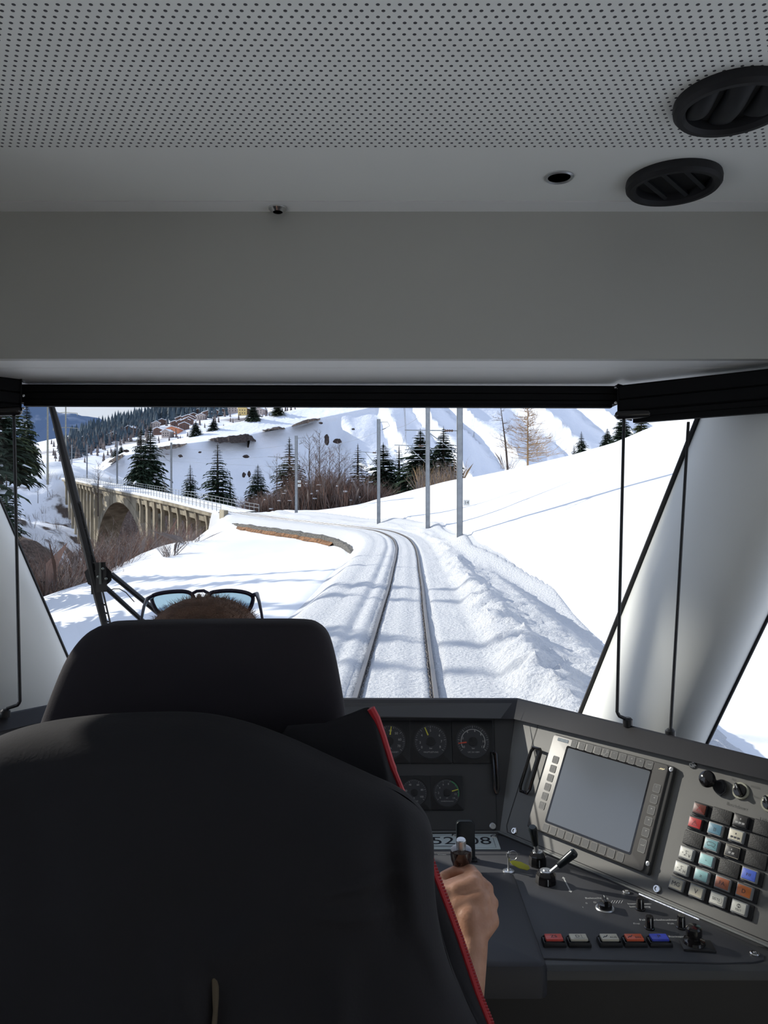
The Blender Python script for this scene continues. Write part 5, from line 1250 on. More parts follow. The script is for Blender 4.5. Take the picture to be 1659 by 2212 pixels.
gauge(0.204, 0.194, 0.096, 0.036, 'round gauge with short red needle and a ring scale, right end of the upper row', [('0', -120), ('2', -72), ('4', -30), ('6', 12), ('8', 50), ('10', 90), ('12', 120)], 0, -97, M_REDN, ('bar', 'UIC 541 KBM'), 6, ring=True)
gauge(0.067, 0.083, 0.073, 0.0275, 'smaller round gauge scaled to 100 with yellow needle, lower row, beside the jacket', [('0', -122), ('20', -78), ('40', -28), ('60', 28), ('80', 72), ('100', 118)], 0, -118, M_YEL, ('%', 'ZUGKRAFT'), 5)
gauge(0.140, 0.083, 0.073, 0.0275, 'smaller round gauge with green arc and yellow needle, right end of the lower row', [('0', -125), ('2', -92), ('4', -58), ('6', -24), ('8', 12), ('12', 100), ('14', 128)], 0, 75, M_YEL, ('kV', 'FAHRSPANNUNG'), 7, green=(22, 108))

# ------------------------------------------------------------------ display
mr = root('display_unit', 'grey framed desk display with a bright reflecting screen and rows of square keys', 'display', M=MR @ Matrix.Translation((0.212, 0.135, 0)))
b = MB(); b.rbox(0, 0, 0.284, 0.202, 0, 0.010, 0.004, 0.0012); b.obj('back_plate', [mat('display_back', (0.05, 0.05, 0.05), 0.5)], mr)
b = MB(); b.rbox(-0.004, 0, 0.272, 0.198, 0.010, 0.0135, 0.006, 0.001); b.obj('bezel', [mat('display_bezel', (0.125, 0.12, 0.115), 0.42, bump=0.1, bscale=900, bdist=0.0004)], mr)
b = MB(); b.rbox(0.001, 0.002, 0.202, 0.163, 0.0134, 0.0138, 0.004); b.obj('screen_frame', [M_GLOSSB], mr)
SM = bpy.data.materials.new('screen_glass'); SM.use_nodes = True; q = SM.node_tree.nodes['Principled BSDF']
q.inputs['Base Color'].default_value = (0.09, 0.10, 0.115, 1); q.inputs['Roughness'].default_value = 0.18; q.inputs['Specular IOR Level'].default_value = 0.9; q.inputs['Coat Weight'].default_value = 0.6; q.inputs['Coat Roughness'].default_value = 0.12
q.inputs['Emission Color'].default_value = (0.42, 0.47, 0.55, 1); q.inputs['Emission Strength'].default_value = 0.03
b = MB(); b.rbox(0.002, 0.002, 0.194, 0.155, 0.0137, 0.0141, 0.003); b.obj('screen', [SM], mr)
M_KEY = mat('display_key', (0.10, 0.10, 0.10), 0.4); M_KEYO = mat('key_outline', (0.30, 0.30, 0.29), 0.5)
def key(u, v, sym=None, w_=0.0145, h_=0.0155):
    b = MB(); b.M = Matrix.Translation((u, v, 0)); b.rbox(0, 0, w_, h_, 0.0134, 0.0141, 0.0022); k = b.obj('key', [M_KEY], mr)
    b = MB(); b.M = Matrix.Translation((u, v, 0)); b.frame(0, 0, w_, h_, 0.0006, 0.0143, 0.0022)
    if sym == 'wrench':
        b.add([(-0.004, -0.005, .0143), (-0.003, -0.006, .0143), (0.003, 0.002, .0143), (0.002, 0.003, .0143)], [(0, 1, 2, 3)]); b.arc(0.003, 0.004, 0.0012, 0.0028, 100, 370, .0143, 10); b.arc(-0.0045, -0.0055, 0.0012, 0.0026, -70, 190, .0143, 10)
    elif sym == 'L': b.add([(-.004, .0005, .0143), (.004, .0005, .0143), (.004, .0016, .0143), (-.004, .0016, .0143)], [(0, 1, 2, 3)]); b.add([(.003, .0005, .0143), (.004, .0005, .0143), (.004, .004, .0143), (.003, .004, .0143)], [(0, 1, 2, 3)])
    elif sym and sym[0] == 't':
        a = {'l': PI, 'r': 0, 'u': PI / 2, 'd': -PI / 2}[sym[1]]; b.add([(0.0022 * math.cos(a + k_), 0.003 + 0.0022 * math.sin(a + k_), .0143) for k_ in (0, 2.2, -2.2)], [(0, 1, 2)])
    elif sym: b.text(sym, 0.005, -0.001, 0.003, 0.0143)
    b.obj('outline', [M_KEYO], k, smooth=None)
syms = ['0', 'St', '', '[]', 'wrench', 'M', 'K', 'tu', 'tr', 'L']
for i in range(10): key(-0.0835 + i * 0.0197, 0.0905, syms[i] or None)
for i in range(10): key(-0.0935 + i * 0.0196, -0.0890)
for i in range(6): key(-0.1175, 0.048 - i * 0.0196, 'F%d' % (i + 1))
for i, s_ in enumerate(('C', 'tl', 'tr', 'tu', 'td')): key(0.1200, 0.052 - i * 0.0208, s_)
key(0.1200, -0.056, 'L', 0.0145, 0.024)
b = MB(); b.rbox(-0.113, 0.0915, 0.028, 0.007, 0.0135, 0.0139, 0.001); lb = b.obj('maker_label', [mat('label_blue', (0.11, 0.15, 0.19), 0.4)], mr)
b = MB(); b.text('STADLER', 0.0062, -0.113, 0.0915, 0.0141); b.obj('lettering', [mat('label_light', (0.40, 0.46, 0.5), 0.5)], lb, smooth=None)
b = MB()
for i in (-1, 0, 1): b.lathe([(0.0011, 0), (0, 0.0006)], 8); b.v[-9:] = [v + Vector((0.122 + i * 0.0034, 0.0915, 0.0135)) for v in b.v[-9:]]
b.obj('indicator_light', [mat('indicator', (0.6, 0.55, 0.4), 0.4, emit=(1, 0.85, 0.5), estr=0.6)], mr)
for (u, v) in ((-0.136, -0.079), (0.137, -0.082), (-0.136, 0.094), (0.137, 0.094)):
    b = MB(); b.M = Matrix.Translation((u, v, 0.010)); b.lathe([(0.0042, 0), (0.0042, 0.0015), (0.002, 0.002), (0.0015, 0.0005), (0, 0.0005)], 14); b.obj('screw', [M_ALU], mr)

# ------------------------------------------------------------------ push buttons of the right wing
BM = {}
def bcol(nm, c, e=0.0):
    return mat('button_' + nm, c, 0.35, spec=0.6, emit=c if e else None, estr=e)
C_DARK = bcol('dark', (0.035, 0.034, 0.034)); C_RED = bcol('red', (0.45, 0.03, 0.03)); C_RB = bcol('brownred', (0.12, 0.022, 0.012)); C_STEEL = bcol('steel', (0.10, 0.23, 0.32)); C_TEAL = bcol('teal', (0.18, 0.36, 0.40)); C_LT = bcol('light_teal', (0.32, 0.58, 0.60))
C_WHITE = bcol('white', (0.62, 0.62, 0.57)); C_BLUE = bcol('blue', (0.10, 0.18, 0.75)); C_OR = bcol('orange', (0.85, 0.24, 0.06)); C_OB = bcol('copper', (0.55, 0.18, 0.09)); C_CREAM = bcol('cream', (0.66, 0.62, 0.50)); C_ORED = bcol('bright_red', (0.72, 0.07, 0.05)); C_RIM = mat('button_rim', (0.30, 0.31, 0.32), 0.3, spec=0.6)
M_SYM = mat('button_symbol', (0.06, 0.06, 0.07), 0.6); M_SYML = mat('button_symbol_pale', (0.42, 0.42, 0.42), 0.6)
def sym_tri(b, z, s=0.006):
    for k in range(3):
        a0 = PI / 2 + k * 2 * PI / 3; a1 = a0 + 2 * PI / 3; p = [(q * math.cos(a), q * math.sin(a) - .001, z) for q, a in ((s, a0), (s, a1), (s * 0.82, a1), (s * 0.82, a0))]; b.add(p, [(0, 1, 2, 3)])
    b.text('!', 0.006, 0, -0.0005, z)
def sym_lamp(b, z):
    b.ellipsoid((0, 0.0035, z), (0.0013, 0.0016, 0.0001), 10)
    for i in (-1, 0, 1): b.add([(i * 0.0058 - 0.0023, -0.0045, z), (i * 0.0058 + 0.0023, -0.0045, z), (i * 0.0058 + 0.0023, -0.0015, z), (i * 0.0058 - 0.0023, -0.0015, z)], [(0, 1, 2, 3)]); b.add([(i * 0.0058 - 0.0016, -0.0055, z), (i * 0.0058 - 0.0008, -0.0055, z), (i * 0.0058 - 0.0008, -0.0045, z), (i * 0.0058 - 0.0016, -0.0045, z)], [(0, 1, 2, 3)])
def sym_seat(b, z):
    b.ellipsoid((-0.001, 0.0035, z), (0.0013, 0.0016, 0.0001), 10)
    for i in (-1, 1): b.add([(i * 0.003 - 0.003, -0.004, z), (i * 0.003 + 0.001, -0.004, z), (i * 0.003 + 0.002, -0.0005, z), (i * 0.003 - 0.002, -0.0005, z)], [(0, 1, 2, 3)])
def sym_wiper(b, z):
    b.arc(0, -0.010, 0.0145, 0.0152, -32, 32, z, 8); b.arc(0, -0.010, 0.0085, 0.0092, -32, 32, z, 8)
    for s_ in (-1, 1): b.add([(s_ * 0.0047, -0.0028, z), (s_ * 0.0053, -0.0028, z), (s_ * 0.0083, 0.0025, z), (s_ * 0.0077, 0.0025, z)], [(0, 1, 2, 3)])
def sym_txt(t, s=0.008, y=0.0):
    return lambda b, z: b.text(t, s, 0, y, z)
def sym_sigma(t):
    def f(b, z):
        for p, q in (((-.001, .0045), (.004, .0045)), ((-.001, .0045), (.0015, .0)), ((.0015, 0), (-.003, -.0035)), ((-.003, -.0035), (.002, -.0035))):
            a = Vector((*p, z)); c_ = Vector((*q, z)); t_ = (c_ - a).normalized(); nn = Vector((-t_.y, t_.x, 0)) * .0003; b.add([a - nn, c_ - nn, c_ + nn, a + nn], [(0, 1, 2, 3)])
        b.text(t, 0.007, 0.0068, -0.003, z); b.text('e', 0.004, -0.006, 0.0005, z)
    return f
def sym_test(b, z):
    b.arc(0, 0.003, 0.0026, 0.0032, 0, 360, z, 16); b.arc(0, 0.003, 0, 0.0026, -30, 30, z, 4); b.arc(0, 0.003, 0, 0.0026, 150, 210, z, 4); b.text('TEST', 0.0048, 0, -0.0035, z)
def sym_siste(b, z): b.text('SISTE', 0.0062, -0.001, 0, z); b.arc(0.005, 0, 0.0042, 0.0046, 20, 230, z, 12)
grid = [  # column, row, colour, symbol, label
    (0, 0, C_RB, sym_tri, 'dark brownish red push button with a warning triangle, top of the left column'), (0, 1, C_RED, sym_tri, 'red push button with a dark warning triangle, second in the left column'), (0, 2, None, None, None), (0, 3, C_WHITE, sym_sigma('V'), 'white push button with a bent arrow and a V'), (0, 4, C_WHITE, sym_sigma('H'), 'white push button with a bent arrow and an H'), (0, 5, C_CREAM, sym_txt('MG', 0.0105), 'cream push button lettered MG, bottom of the left column'),
    (1, 0, None, None, None), (1, 1, C_STEEL, sym_txt('|||', 0.007), 'steel blue push button beside the red one'), (1, 2, C_TEAL, sym_wiper, 'grey teal push button with a windscreen symbol'), (1, 3, C_LT, sym_txt('o', 0.004), 'light teal push button, fourth in the second column'), (1, 4, C_LT, sym_txt('≥', 0.008), 'light teal push button with a small pale mark, fifth in the second column'), (1, 5, C_CREAM, sym_txt('V', 0.011), 'cream push button lettered with a plain V'),
    (2, 0, C_DARK, sym_lamp, 'dark push button with a pale lamp and seats symbol'), (2, 1, C_CREAM, sym_lamp, 'pale push button with a dark lamp and seats symbol'), (2, 2, C_DARK, sym_seat, 'dark push button with lamp and desk symbol inside a thin pale frame'), (2, 3, None, None, None), (2, 4, C_OB, sym_txt('FA', 0.009), 'copper coloured push button, fifth in the third column'), (2, 5, C_WHITE, sym_siste, 'white push button lettered SISTE'),
    (3, 0, None, None, None), (3, 1, None, None, None), (3, 2, None, None, None), (3, 3, C_BLUE, sym_txt('P/F', 0.007), 'bright blue push button in the right hand column of the wing'), (3, 4, C_OR, sym_txt('D', 0.009), 'bright orange push button above the TEST button'), (3, 5, C_WHITE, sym_test, 'white push button lettered TEST under a round symbol')]
UC = [(0.4195, 0.174), (0.4170, 0.148), (0.4165, 0.1205), (0.4140, 0.093), (0.4115, 0.0655), (0.4090, 0.038)]
for cidx, ridx, col, sym, lab in grid:
    u0, v = UC[ridx]; u = u0 + cidx * 0.0373; v = v + cidx * 0.0006
    Mb = MR @ Matrix.Translation((u, v, 0))
    if col is None:
        rb = root('blanking_cap', 'plain black blanking cap filling an unused place of the button field', 'blanking cap', 'blanking caps of the button field', M=Mb)
        b = MB(); b.rbox(0.001, 0, 0.036, 0.0245, 0, 0.006, 0.0015, 0.001); b.obj('cover', [mat('blank_cap', (0.014, 0.014, 0.015), 0.55, bump=0.5, bscale=500, bdist=0.001)], rb)
        continue
    rb = root('push_button', lab, 'push button', 'square push buttons of the right wing', M=Mb)
    b = MB(); b.rbox(0.002, 0, 0.0365, 0.0245, 0, 0.0035, 0.0015, 0.0006); b.obj('housing', [M_BLACKP], rb)
    b = MB(); b.rbox(0, 0.0005, 0.0262, 0.0205, 0.0035, 0.0105, 0.0015, 0.0008)
    cap = b.obj('cap_frame', [C_RIM if col is not C_DARK and col is not C_RB and col is not C_RED else M_BLACKP], rb)
    b = MB(); b.rbox(0, 0.0005, 0.0225, 0.0165, 0.0105, 0.0118, 0.001, 0.0004); fc = b.obj('button_face', [col], rb)
    b = MB(); sym(b, 0.0120); b.obj('symbol', [M_SYML if col in (C_DARK,) else (C_RED if col is C_RB else M_SYM)], fc, smooth=None)
    if ridx == 2 and cidx == 2:
        b = MB(); b.frame(0, 0.0005, 0.0245, 0.0185, 0.0006, 0.0108); b.obj('pale_frame', [C_CREAM], rb, smooth=None)

# rotary switches on the wing
def rotary(M, u, v, R, lab, ringm, kr=None, name='rotary_switch', tall=0.014, point=0.6):
    r = root(name, lab, 'rotary switch', 'rotary switches of the desk', M=M @ Matrix.Translation((u, v, 0)))
    b = MB(); b.lathe([(R, 0), (R, 0.003), (R * 0.93, 0.0045), (R * 0.78, 0.0045), (R * 0.76, 0.003), (0, 0.003)], 32); b.obj('ring', [ringm], r)
    b = MB(); n_ = 28; pts = []
    for k in range(n_):
        th = 2 * PI * k / n_; rr_ = R * 0.74; x_, y_ = rr_ * math.cos(th), rr_ * math.sin(th)
        pts.append((x_, y_))
    b.prism(pts, 0.003, tall * 0.55, 0.001)
    c_, s_ = math.cos(point), math.sin(point)
    def rt(x_, y_): return (c_ * x_ - s_ * y_, s_ * x_ + c_ * y_)
    b.prism([rt(-R * 0.74, -R * 0.18), rt(R * 0.74, -R * 0.16), rt(R * 0.80, 0), rt(R * 0.74, R * 0.16), rt(-R * 0.74, R * 0.18)], tall * 0.5, tall, 0.001)
    k = b.obj('knob', [M_GLOSSB], r)
    b = MB(); b.prism([rt(R * 0.15, -R * 0.04), rt(R * 0.62, -R * 0.04), rt(R * 0.62, R * 0.04), rt(R * 0.15, R * 0.04)], tall, tall + 0.0004); b.obj('pointer_mark', [M_WHITEINK], k, smooth=None)
    return r
M_CREAMRING = mat('cream_ring', (0.42, 0.42, 0.34), 0.5)
rotary(MR, 0.479, 0.2265, 0.0150, 'rotary switch with a cream ring above the button field', M_CREAMRING, point=2.2)
rotary(MR, 0.532, 0.2190, 0.0150, 'rotary switch with a cream ring cut by the right edge of the picture', M_CREAMRING, point=2.2)
rotary(MD, 0.389, 1.357, 0.0165, 'rotary light switch with a silver ring on the desk', M_ALU, tall=0.020, point=1.5)
r = root('selector_knob', 'black mushroom knob with a curved guard on the right wing', 'knob', M=MR @ Matrix.Translation((0.424, 0.229, 0)))
b = MB(); b.lathe([(0.007, 0), (0.007, 0.010), (0.0145, 0.013), (0.0155, 0.018), (0.013, 0.024), (0.007, 0.027), (0, 0.0275)], 28); b.obj('knob', [M_GLOSSB], r)
b = MB(); b.M = Matrix.Translation((0.018, -0.006, 0)); b.lathe([(0.0115, 0), (0.0115, 0.006), (0.009, 0.007), (0.004, 0.006), (0, 0.006)], 20); b.tube([(0.004, 0.012, 0.004), (0.012, 0.006, 0.006), (0.013, -0.006, 0.006), (0.006, -0.014, 0.004)], 0.0018, 6); b.obj('guard', [M_BLACKP], r)

# ------------------------------------------------------------------ desk items
def pot(x, y, lab, s=1.0):
    r = root('dimmer_knob', lab, 'knob', 'small black dimmer knobs on the desk', M=MD @ Matrix.Translation((x, y, 0.002)))
    b = MB(); n_ = 20; pr = []
    for (rr_, z) in ((0.0088, 0), (0.0088, 0.002), (0.0072, 0.003), (0.0064, 0.0195), (0.0056, 0.021), (0.0, 0.021)): pr.append((rr_ * s, z * s))
    b.lathe(pr, n_); k = b.obj('knob', [M_GLOSSB], r)
    b = MB(); b.box(-0.0007, 0.0007, -0.0075 * s, -0.006 * s, 0.004, 0.019 * s); b.obj('pointer_mark', [M_WHITEINK], r, smooth=None)
pot(0.450, 1.354, 'black dimmer knob right of the rotary light switch'); pot(0.445, 1.292, 'black dimmer knob, left of the nearer pair'); pot(0.499, 1.294, 'black dimmer knob, right of the nearer pair')
r = root('mirror_joystick', 'squat black mirror knob on a square base at the right end of the desk', 'knob', M=MD @ Matrix.Translation((0.500, 1.243, 0.002)))
b = MB(); b.rbox(0.003, -0.006, 0.050, 0.032, 0, 0.004, 0.002, 0.001, rot=-0.12); b.obj('base', [M_BLACKP], r)
b = MB(); b.lathe([(0.018, 0.004), (0.0165, 0.008), (0.009, 0.010), (0.009, 0.014), (0.0125, 0.016), (0.0125, 0.027), (0.010, 0.030), (0, 0.0305)], 24); b.obj('knob', [M_GLOSSB], r)
def desk_button(x, lab, col, txt, size):
    r = root('push_button', lab, 'push button', 'row of push buttons along the desk edge', M=MD @ Matrix.Translation((x, 1.246, 0.002)))
    b = MB(); b.prism(rrect(0, 0, 0.037, 0.0235, 0.0015, 2)[::1], 0, 0.008, 0.004); b.obj('housing', [M_BLACKP], r, smooth=25)
    b = MB(); b.rbox(0, 0.001, 0.0275, 0.0165, 0.008, 0.0115, 0.001, 0.0006); f_ = b.obj('button_face', [col], r)
    b = MB()
    if txt == 'D':
        b.text('D', 0.010, -0.0015, 0.001, 0.0118); b.add([(-0.009, -0.0052, .0118), (0.009, -0.0052, .0118), (0.009, -0.0046, .0118), (-0.009, -0.0046, .0118)], [(0, 1, 2, 3)]); b.add([(0.005, -0.003, .0118), (0.0056, -0.003, .0118), (0.0056, 0.006, .0118), (0.005, 0.006, .0118)], [(0, 1, 2, 3)])
    elif txt in ('AUS', 'EIN'):
        b.text(txt, 0.0062, 0.0055, -0.002, 0.0118)
        for p, q in (((-.011, -.003), (-.007, .0015)), ((-.007, .0015), (-.006, -.001)), ((-.006, -.001), (-.002, .005))):
            a = Vector((*p, .0118)); c_ = Vector((*q, .0118)); t_ = (c_ - a).normalized(); nn = Vector((-t_.y, t_.x, 0)) * .0007; b.add([a - nn, c_ - nn, c_ + nn, a + nn], [(0, 1, 2, 3)])
    else: b.text(txt, size, 0, 0.001, 0.0118)
    b.obj('symbol', [M_SYM], f_, smooth=None)
desk_button(0.2745, 'red push button lettered ZS, left end of the row along the desk edge', C_ORED, 'ZS', 0.010)
desk_button(0.3145, 'white push button with a door symbol, second along the desk edge', C_CREAM, 'D', 0.010)
desk_button(0.3645, 'white push button with a zigzag symbol lettered AUS on the desk edge', C_CREAM, 'AUS', 0.01)
desk_button(0.4045, 'orange red push button with a zigzag symbol lettered EIN on the desk edge', bcol('orange_red', (0.80, 0.12, 0.04)), 'EIN', 0.01)
desk_button(0.4450, 'blue push button lettered P, right end of the row along the desk edge', bcol('deep_blue', (0.05, 0.08, 0.62)), 'P', 0.012)
# number plate
r = root('number_plate', 'white plate with the black number 52808 partly hidden by the lever', 'number plate', M=MD @ Matrix.Translation((0.166, 1.630, 0.0022)))
b = MB(); b.rbox(0, 0, 0.151, 0.074, 0, 0.0015, 0.002, 0.0004); b.obj('plate', [mat('plate_white', (0.66, 0.73, 0.71), 0.5)], r)
b = MB(); z = 0.0018; b.frame(0, -0.001, 0.134, 0.061, 0.0007, z); b.text('52', 0.052, -0.041, 0.001, z, sx=1.0); b.text('8', 0.052, 0.0, 0.001, z); b.text('08', 0.052, 0.036, 0.001, z)
b.add([(-0.067, -0.025, z), (-0.012, -0.025, z), (-0.012, -0.0225, z), (-0.067, -0.0225, z)], [(0, 1, 2, 3)])
b.obj('lettering', [mat('plate_black', (0.012, 0.013, 0.018), 0.6)], r, smooth=None)
# flat black paddle behind the main lever
r = root('reverser_paddle', 'flat upright black paddle lever standing in front of the number plate', 'lever', M=MD @ Matrix.Translation((0.164, 1.545, 0.002)))
b = MB(); b.M = Matrix.Rotation(-0.12, 4, 'X') @ Matrix.Rotation(PI / 2, 4, 'X'); b.prism(rrect(0, 0.038, 0.037, 0.078, 0.009, 6), -0.006, 0.006, 0.002); b.obj('paddle', [mat('satin_black', (0.010, 0.014, 0.017), 0.3)], r)
b = MB(); b.rbox(0, 0, 0.045, 0.02, 0, 0.004, 0.003, 0.001); b.obj('base', [M_BLACKP], r)
# main controller lever held by the hand
LV = P(996, 1822, 1.235)
r = root('controller_lever', 'upright glossy dark lever with a silver push knob, gripped by the driver', 'lever', loc=(LV.x + 0.004, LV.y + 0.02, CZ - 0.68)); lo = r.location.copy()
top = LV - lo; up = (top).normalized(); Ml = Matrix.Rotation(0.0, 4, 'X'); Ml = up.to_track_quat('Z', 'Y').to_matrix().to_4x4(); Lh = top.length
b = MB(); b.M = Ml; b.lathe([(0.013, 0), (0.0135, 0.02), (0.0150, 0.04), (0.0155, Lh - 0.085), (0.0165, Lh - 0.070), (0.0155, Lh - 0.058), (0.0135, Lh - 0.044), (0.0140, Lh - 0.034), (0.0165, Lh - 0.027), (0.0175, Lh - 0.018), (0.0165, Lh - 0.010), (0.010, Lh - 0.008), (0, Lh - 0.008)], 28)
b.obj('grip', [mat('dark_varnished_grip', (0.035, 0.016, 0.012), 0.10, coat=0.6, spec=0.8)], r)
b = MB(); b.M = Ml; b.lathe([(0.0078, Lh - 0.010), (0.0078, Lh + 0.006), (0.0066, Lh + 0.0075), (0, Lh + 0.0078)], 24); b.obj('push_knob', [M_ALU], r)
b = MB(); b.M = Matrix.Translation((0, 0, -0.006)); b.lathe([(0.03, 0), (0.028, 0.006), (0.016, 0.010), (0, 0.010)], 20); b.obj('boot', [M_RUBBER], r)
# two small levers with chrome necks
def lever(x, y, R, H, tip, lab):
    r = root('switch_lever', lab, 'lever', 'short black levers with bright necks', M=MD @ Matrix.Translation((x, y, 0.002)))
    b = MB(); b.lathe([(R, 0), (R * 1.02, H * 0.3), (R * 0.95, H * 0.72), (R * 0.74, H * 0.97), (R * 0.70, H), (0, H)], 10); b.obj('boss', [M_GLOSSB], r, smooth=20)
    b = MB(); b.M = Matrix.Translation((0, 0, H)); b.lathe([(R * 0.58, 0), (R * 0.58, 0.0012), (R * 0.5, 0.0016), (R * 0.3, 0.001), (R * 0.24, 0.003), (0, 0.003)], 20); b.obj('top_cap', [M_ALU], r)
    t = P(*tip) - Vector((x, y, DZ + 0.002)); s_ = Vector((0, 0, H * 0.55)); d = (t - s_)
    b = MB(); b.tube([s_ + d * 0.12, s_ + d * 0.50], 0.0042, 12); b.obj('neck', [M_ALU], r)
    b = MB(); q0 = s_ + d * 0.42; q1 = t; b.tube([q0, q0.lerp(q1, 0.06), q0.lerp(q1, 0.5), q0.lerp(q1, 0.9), q1], [0.0055, 0.0068, 0.0078, 0.0088, 0.0065], 14); b.obj('grip', [mat('satin_black', (0.014, 0.014, 0.017))], r)
    b = MB(); b.box(-R * 0.04, R * 0.04, -R * 1.04, -R * 0.9, H * 0.1, H * 0.6); b.obj('index_mark', [M_WHITEINK], r, smooth=None)
lever(0.304, 1.525, 0.0175, 0.026, (1150, 1786, 1.50), 'short black lever pointing straight up beside the yellow key tag')
lever(0.305, 1.452, 0.0195, 0.022, (1243, 1840, 1.44), 'short black lever slanting to the right in front of the display')
# key with yellow tag
r = root('desk_key', 'silver key standing in its round lock with a wire ring', 'key', M=MD @ Matrix.Translation((0.242, 1.497, 0.002)))
b = MB(); b.lathe([(0.0115, 0), (0.0110, 0.002), (0.006, 0.0035), (0.004, 0.003), (0, 0.003)], 24); b.obj('lock', [M_ALU], r)
b = MB(); b.tube([(0, 0, 0), (0, 0, 0.030)], 0.0022, 8); b.tube([(-0.002, 0, 0.028), (-0.002, 0, 0.036), (0.0, 0, 0.038), (0.002, 0, 0.034)], 0.0024, 8); b.obj('shaft', [M_ALU], r)
b = MB(); b.tube([(0.008 + 0.009 * math.cos(a), 0, 0.031 + 0.009 * math.sin(a)) for a in np.linspace(0, 2 * PI, 20)], 0.0005, 5); b.obj('wire_ring', [M_ALU], r)
r = root('key_tag', 'yellow key tag hanging from the ring of the desk key', 'key tag', M=MD @ Matrix.Translation((0.262, 1.490, 0.018)))
b = MB(); b.M = Matrix.Rotation(0.28, 4, 'Y') @ Matrix.Rotation(0.9, 4, 'X')
b.prism([(-0.019, 0.001), (-0.014, -0.0035), (0.0, -0.0065), (0.016, -0.006), (0.021, -0.002), (0.018, 0.003), (0.002, 0.006), (-0.014, 0.0045)], -0.001, 0.001, 0.0004); b.obj('tag', [mat('yellow_tag', (0.62, 0.60, 0.05), 0.45)], r)
# ================================================================== SEAT, JACKET, DRIVER
def cushion(outline, T, back, name, ms, parent=None, rings=14, wr=0.0, wsc=0.12, power=2.4, sub=3, origin=None, seed=0.0, folds=(), toward=Vector((0, -1, 0)), backT=0.6):
    # outline: closed loop of world points (star shaped); swells by T towards the viewer and by back away from it
    o = []
    n0 = len(outline)
    for i in range(n0):
        p0, p1, p2, p3 = outline[i - 1], outline[i], outline[(i + 1) % n0], outline[(i + 2) % n0]
        for k in range(sub):
            t = k / sub; o.append(0.5 * ((2 * p1) + (p2 - p0) * t + (2 * p0 - 5 * p1 + 4 * p2 - p3) * t * t + (3 * p1 - 3 * p2 + p3 - p0) * t ** 3))
    n = len(o); c = sum(o, Vector()) / n; b = MB(); org = origin or Vector()
    vs = []; fs = []
    for side, TT in ((1, T), (-1, back)):
        for r in range(rings + 1):
            q = math.cos(PI / 2 * r / rings) if r < rings else 0.0
            q = q if r else 1.0
            h = TT * (1 - q ** power) ** (1 / power)
            for p in o:
                v = c + (p - c) * q + toward * side * h
                if wr and side > 0: v = v + toward * (wr * fbm(v.x * 1.0 + seed, v.z * 0.7, wsc, 3) * min(1, 4 * (1 - q)))
                for (fx0, fz0, fx1, fz1, am, wd) in (folds if side > 0 else ()):
                    dx, dz = fx1 - fx0, fz1 - fz0; L2 = dx * dx + dz * dz; tt = max(0, min(1, ((v.x - fx0) * dx + (v.z - fz0) * dz) / L2)); dd_ = math.hypot(v.x - fx0 - tt * dx, v.z - fz0 - tt * dz)
                    v = v + toward * (am * math.exp(-(dd_ / wd) ** 2) * math.sin(PI * (0.1 + 0.8 * tt)))
                vs.append(v - org)
    m = rings + 1
    for s_ in (0, 1):
        for r in range(rings):
            for i in range(n):
                j = (i + 1) % n; a = (s_ * m + r) * n; f = (a + i, a + j, a + n + j, a + n + i); fs.append(f if s_ == 0 else f[::-1])
    b.add(vs, fs); return b.obj(name, ms, parent, smooth=60)
def loop(pts, D): return [P(x, y, D if len(q) == 0 else q[0]) for x, y, *q in pts]
M_SEATF = mat('dark_seat_fabric', (0.028, 0.025, 0.030), 0.95, bump=0.3, bscale=600, bdist=0.001, spec=0.2)
M_JACK = mat('charcoal_jacket_cloth', (0.023, 0.0225, 0.026), 0.95, bump=0.3, bscale=300, bdist=0.001, spec=0.2)
M_REDZ = mat('red_zip_tape', (0.42, 0.015, 0.025), 0.6)
so_ = W(-0.20, 0.86, -1.6)
seat = root('driver_seat', 'dark fabric driver seat with a broad tapered headrest, jacket hung over its back', 'seat', loc=so_)
cushion(loop([(88, 1590), (96, 1560), (118, 1500), (146, 1432), (170, 1392), (196, 1364), (222, 1350), (260, 1345), (400, 1342), (560, 1341), (655, 1342), (686, 1350), (708, 1372), (722, 1415), (735, 1480), (745, 1545), (749, 1600), (600, 1660), (430, 1670), (220, 1650)], 0.86), 0.035, 0.055, 'headrest', [M_SEATF], seat, origin=so_, power=4)
def B3(c, h, name, m, parent, org, bev=0.03):
    b = MB(); b.prism(rrect(c[0], c[1], h[0] * 2, h[1] * 2, min(0.06, h[0], h[1]) * 0.95, 5), c[2] - h[2], c[2] + h[2], min(bev, h[2])); b.v = [v - org for v in b.v]; return b.obj(name, m, parent, smooth=50)
B3((-0.215, 0.815, CZ - 0.70), (0.235, 0.055, 0.36), 'backrest', [M_SEATF], seat, so_)
B3((-0.215, 1.08, CZ - 1.06), (0.25, 0.27, 0.06), 'seat_cushion', [M_SEATF], seat, so_)
B3((-0.215, 1.02, CZ - 1.36), (0.12, 0.12, 0.24), 'pedestal', [M_BLACKP], seat, so_)
for sx in (-1, 1):
    b = MB(); b.tube([Vector((-0.20 + sx * 0.07, 0.84, CZ - 0.42)) - so_, Vector((-0.20 + sx * 0.07, 0.86, CZ - 0.18)) - so_], 0.008, 8); b.obj('headrest_post', [M_CHROME], seat)
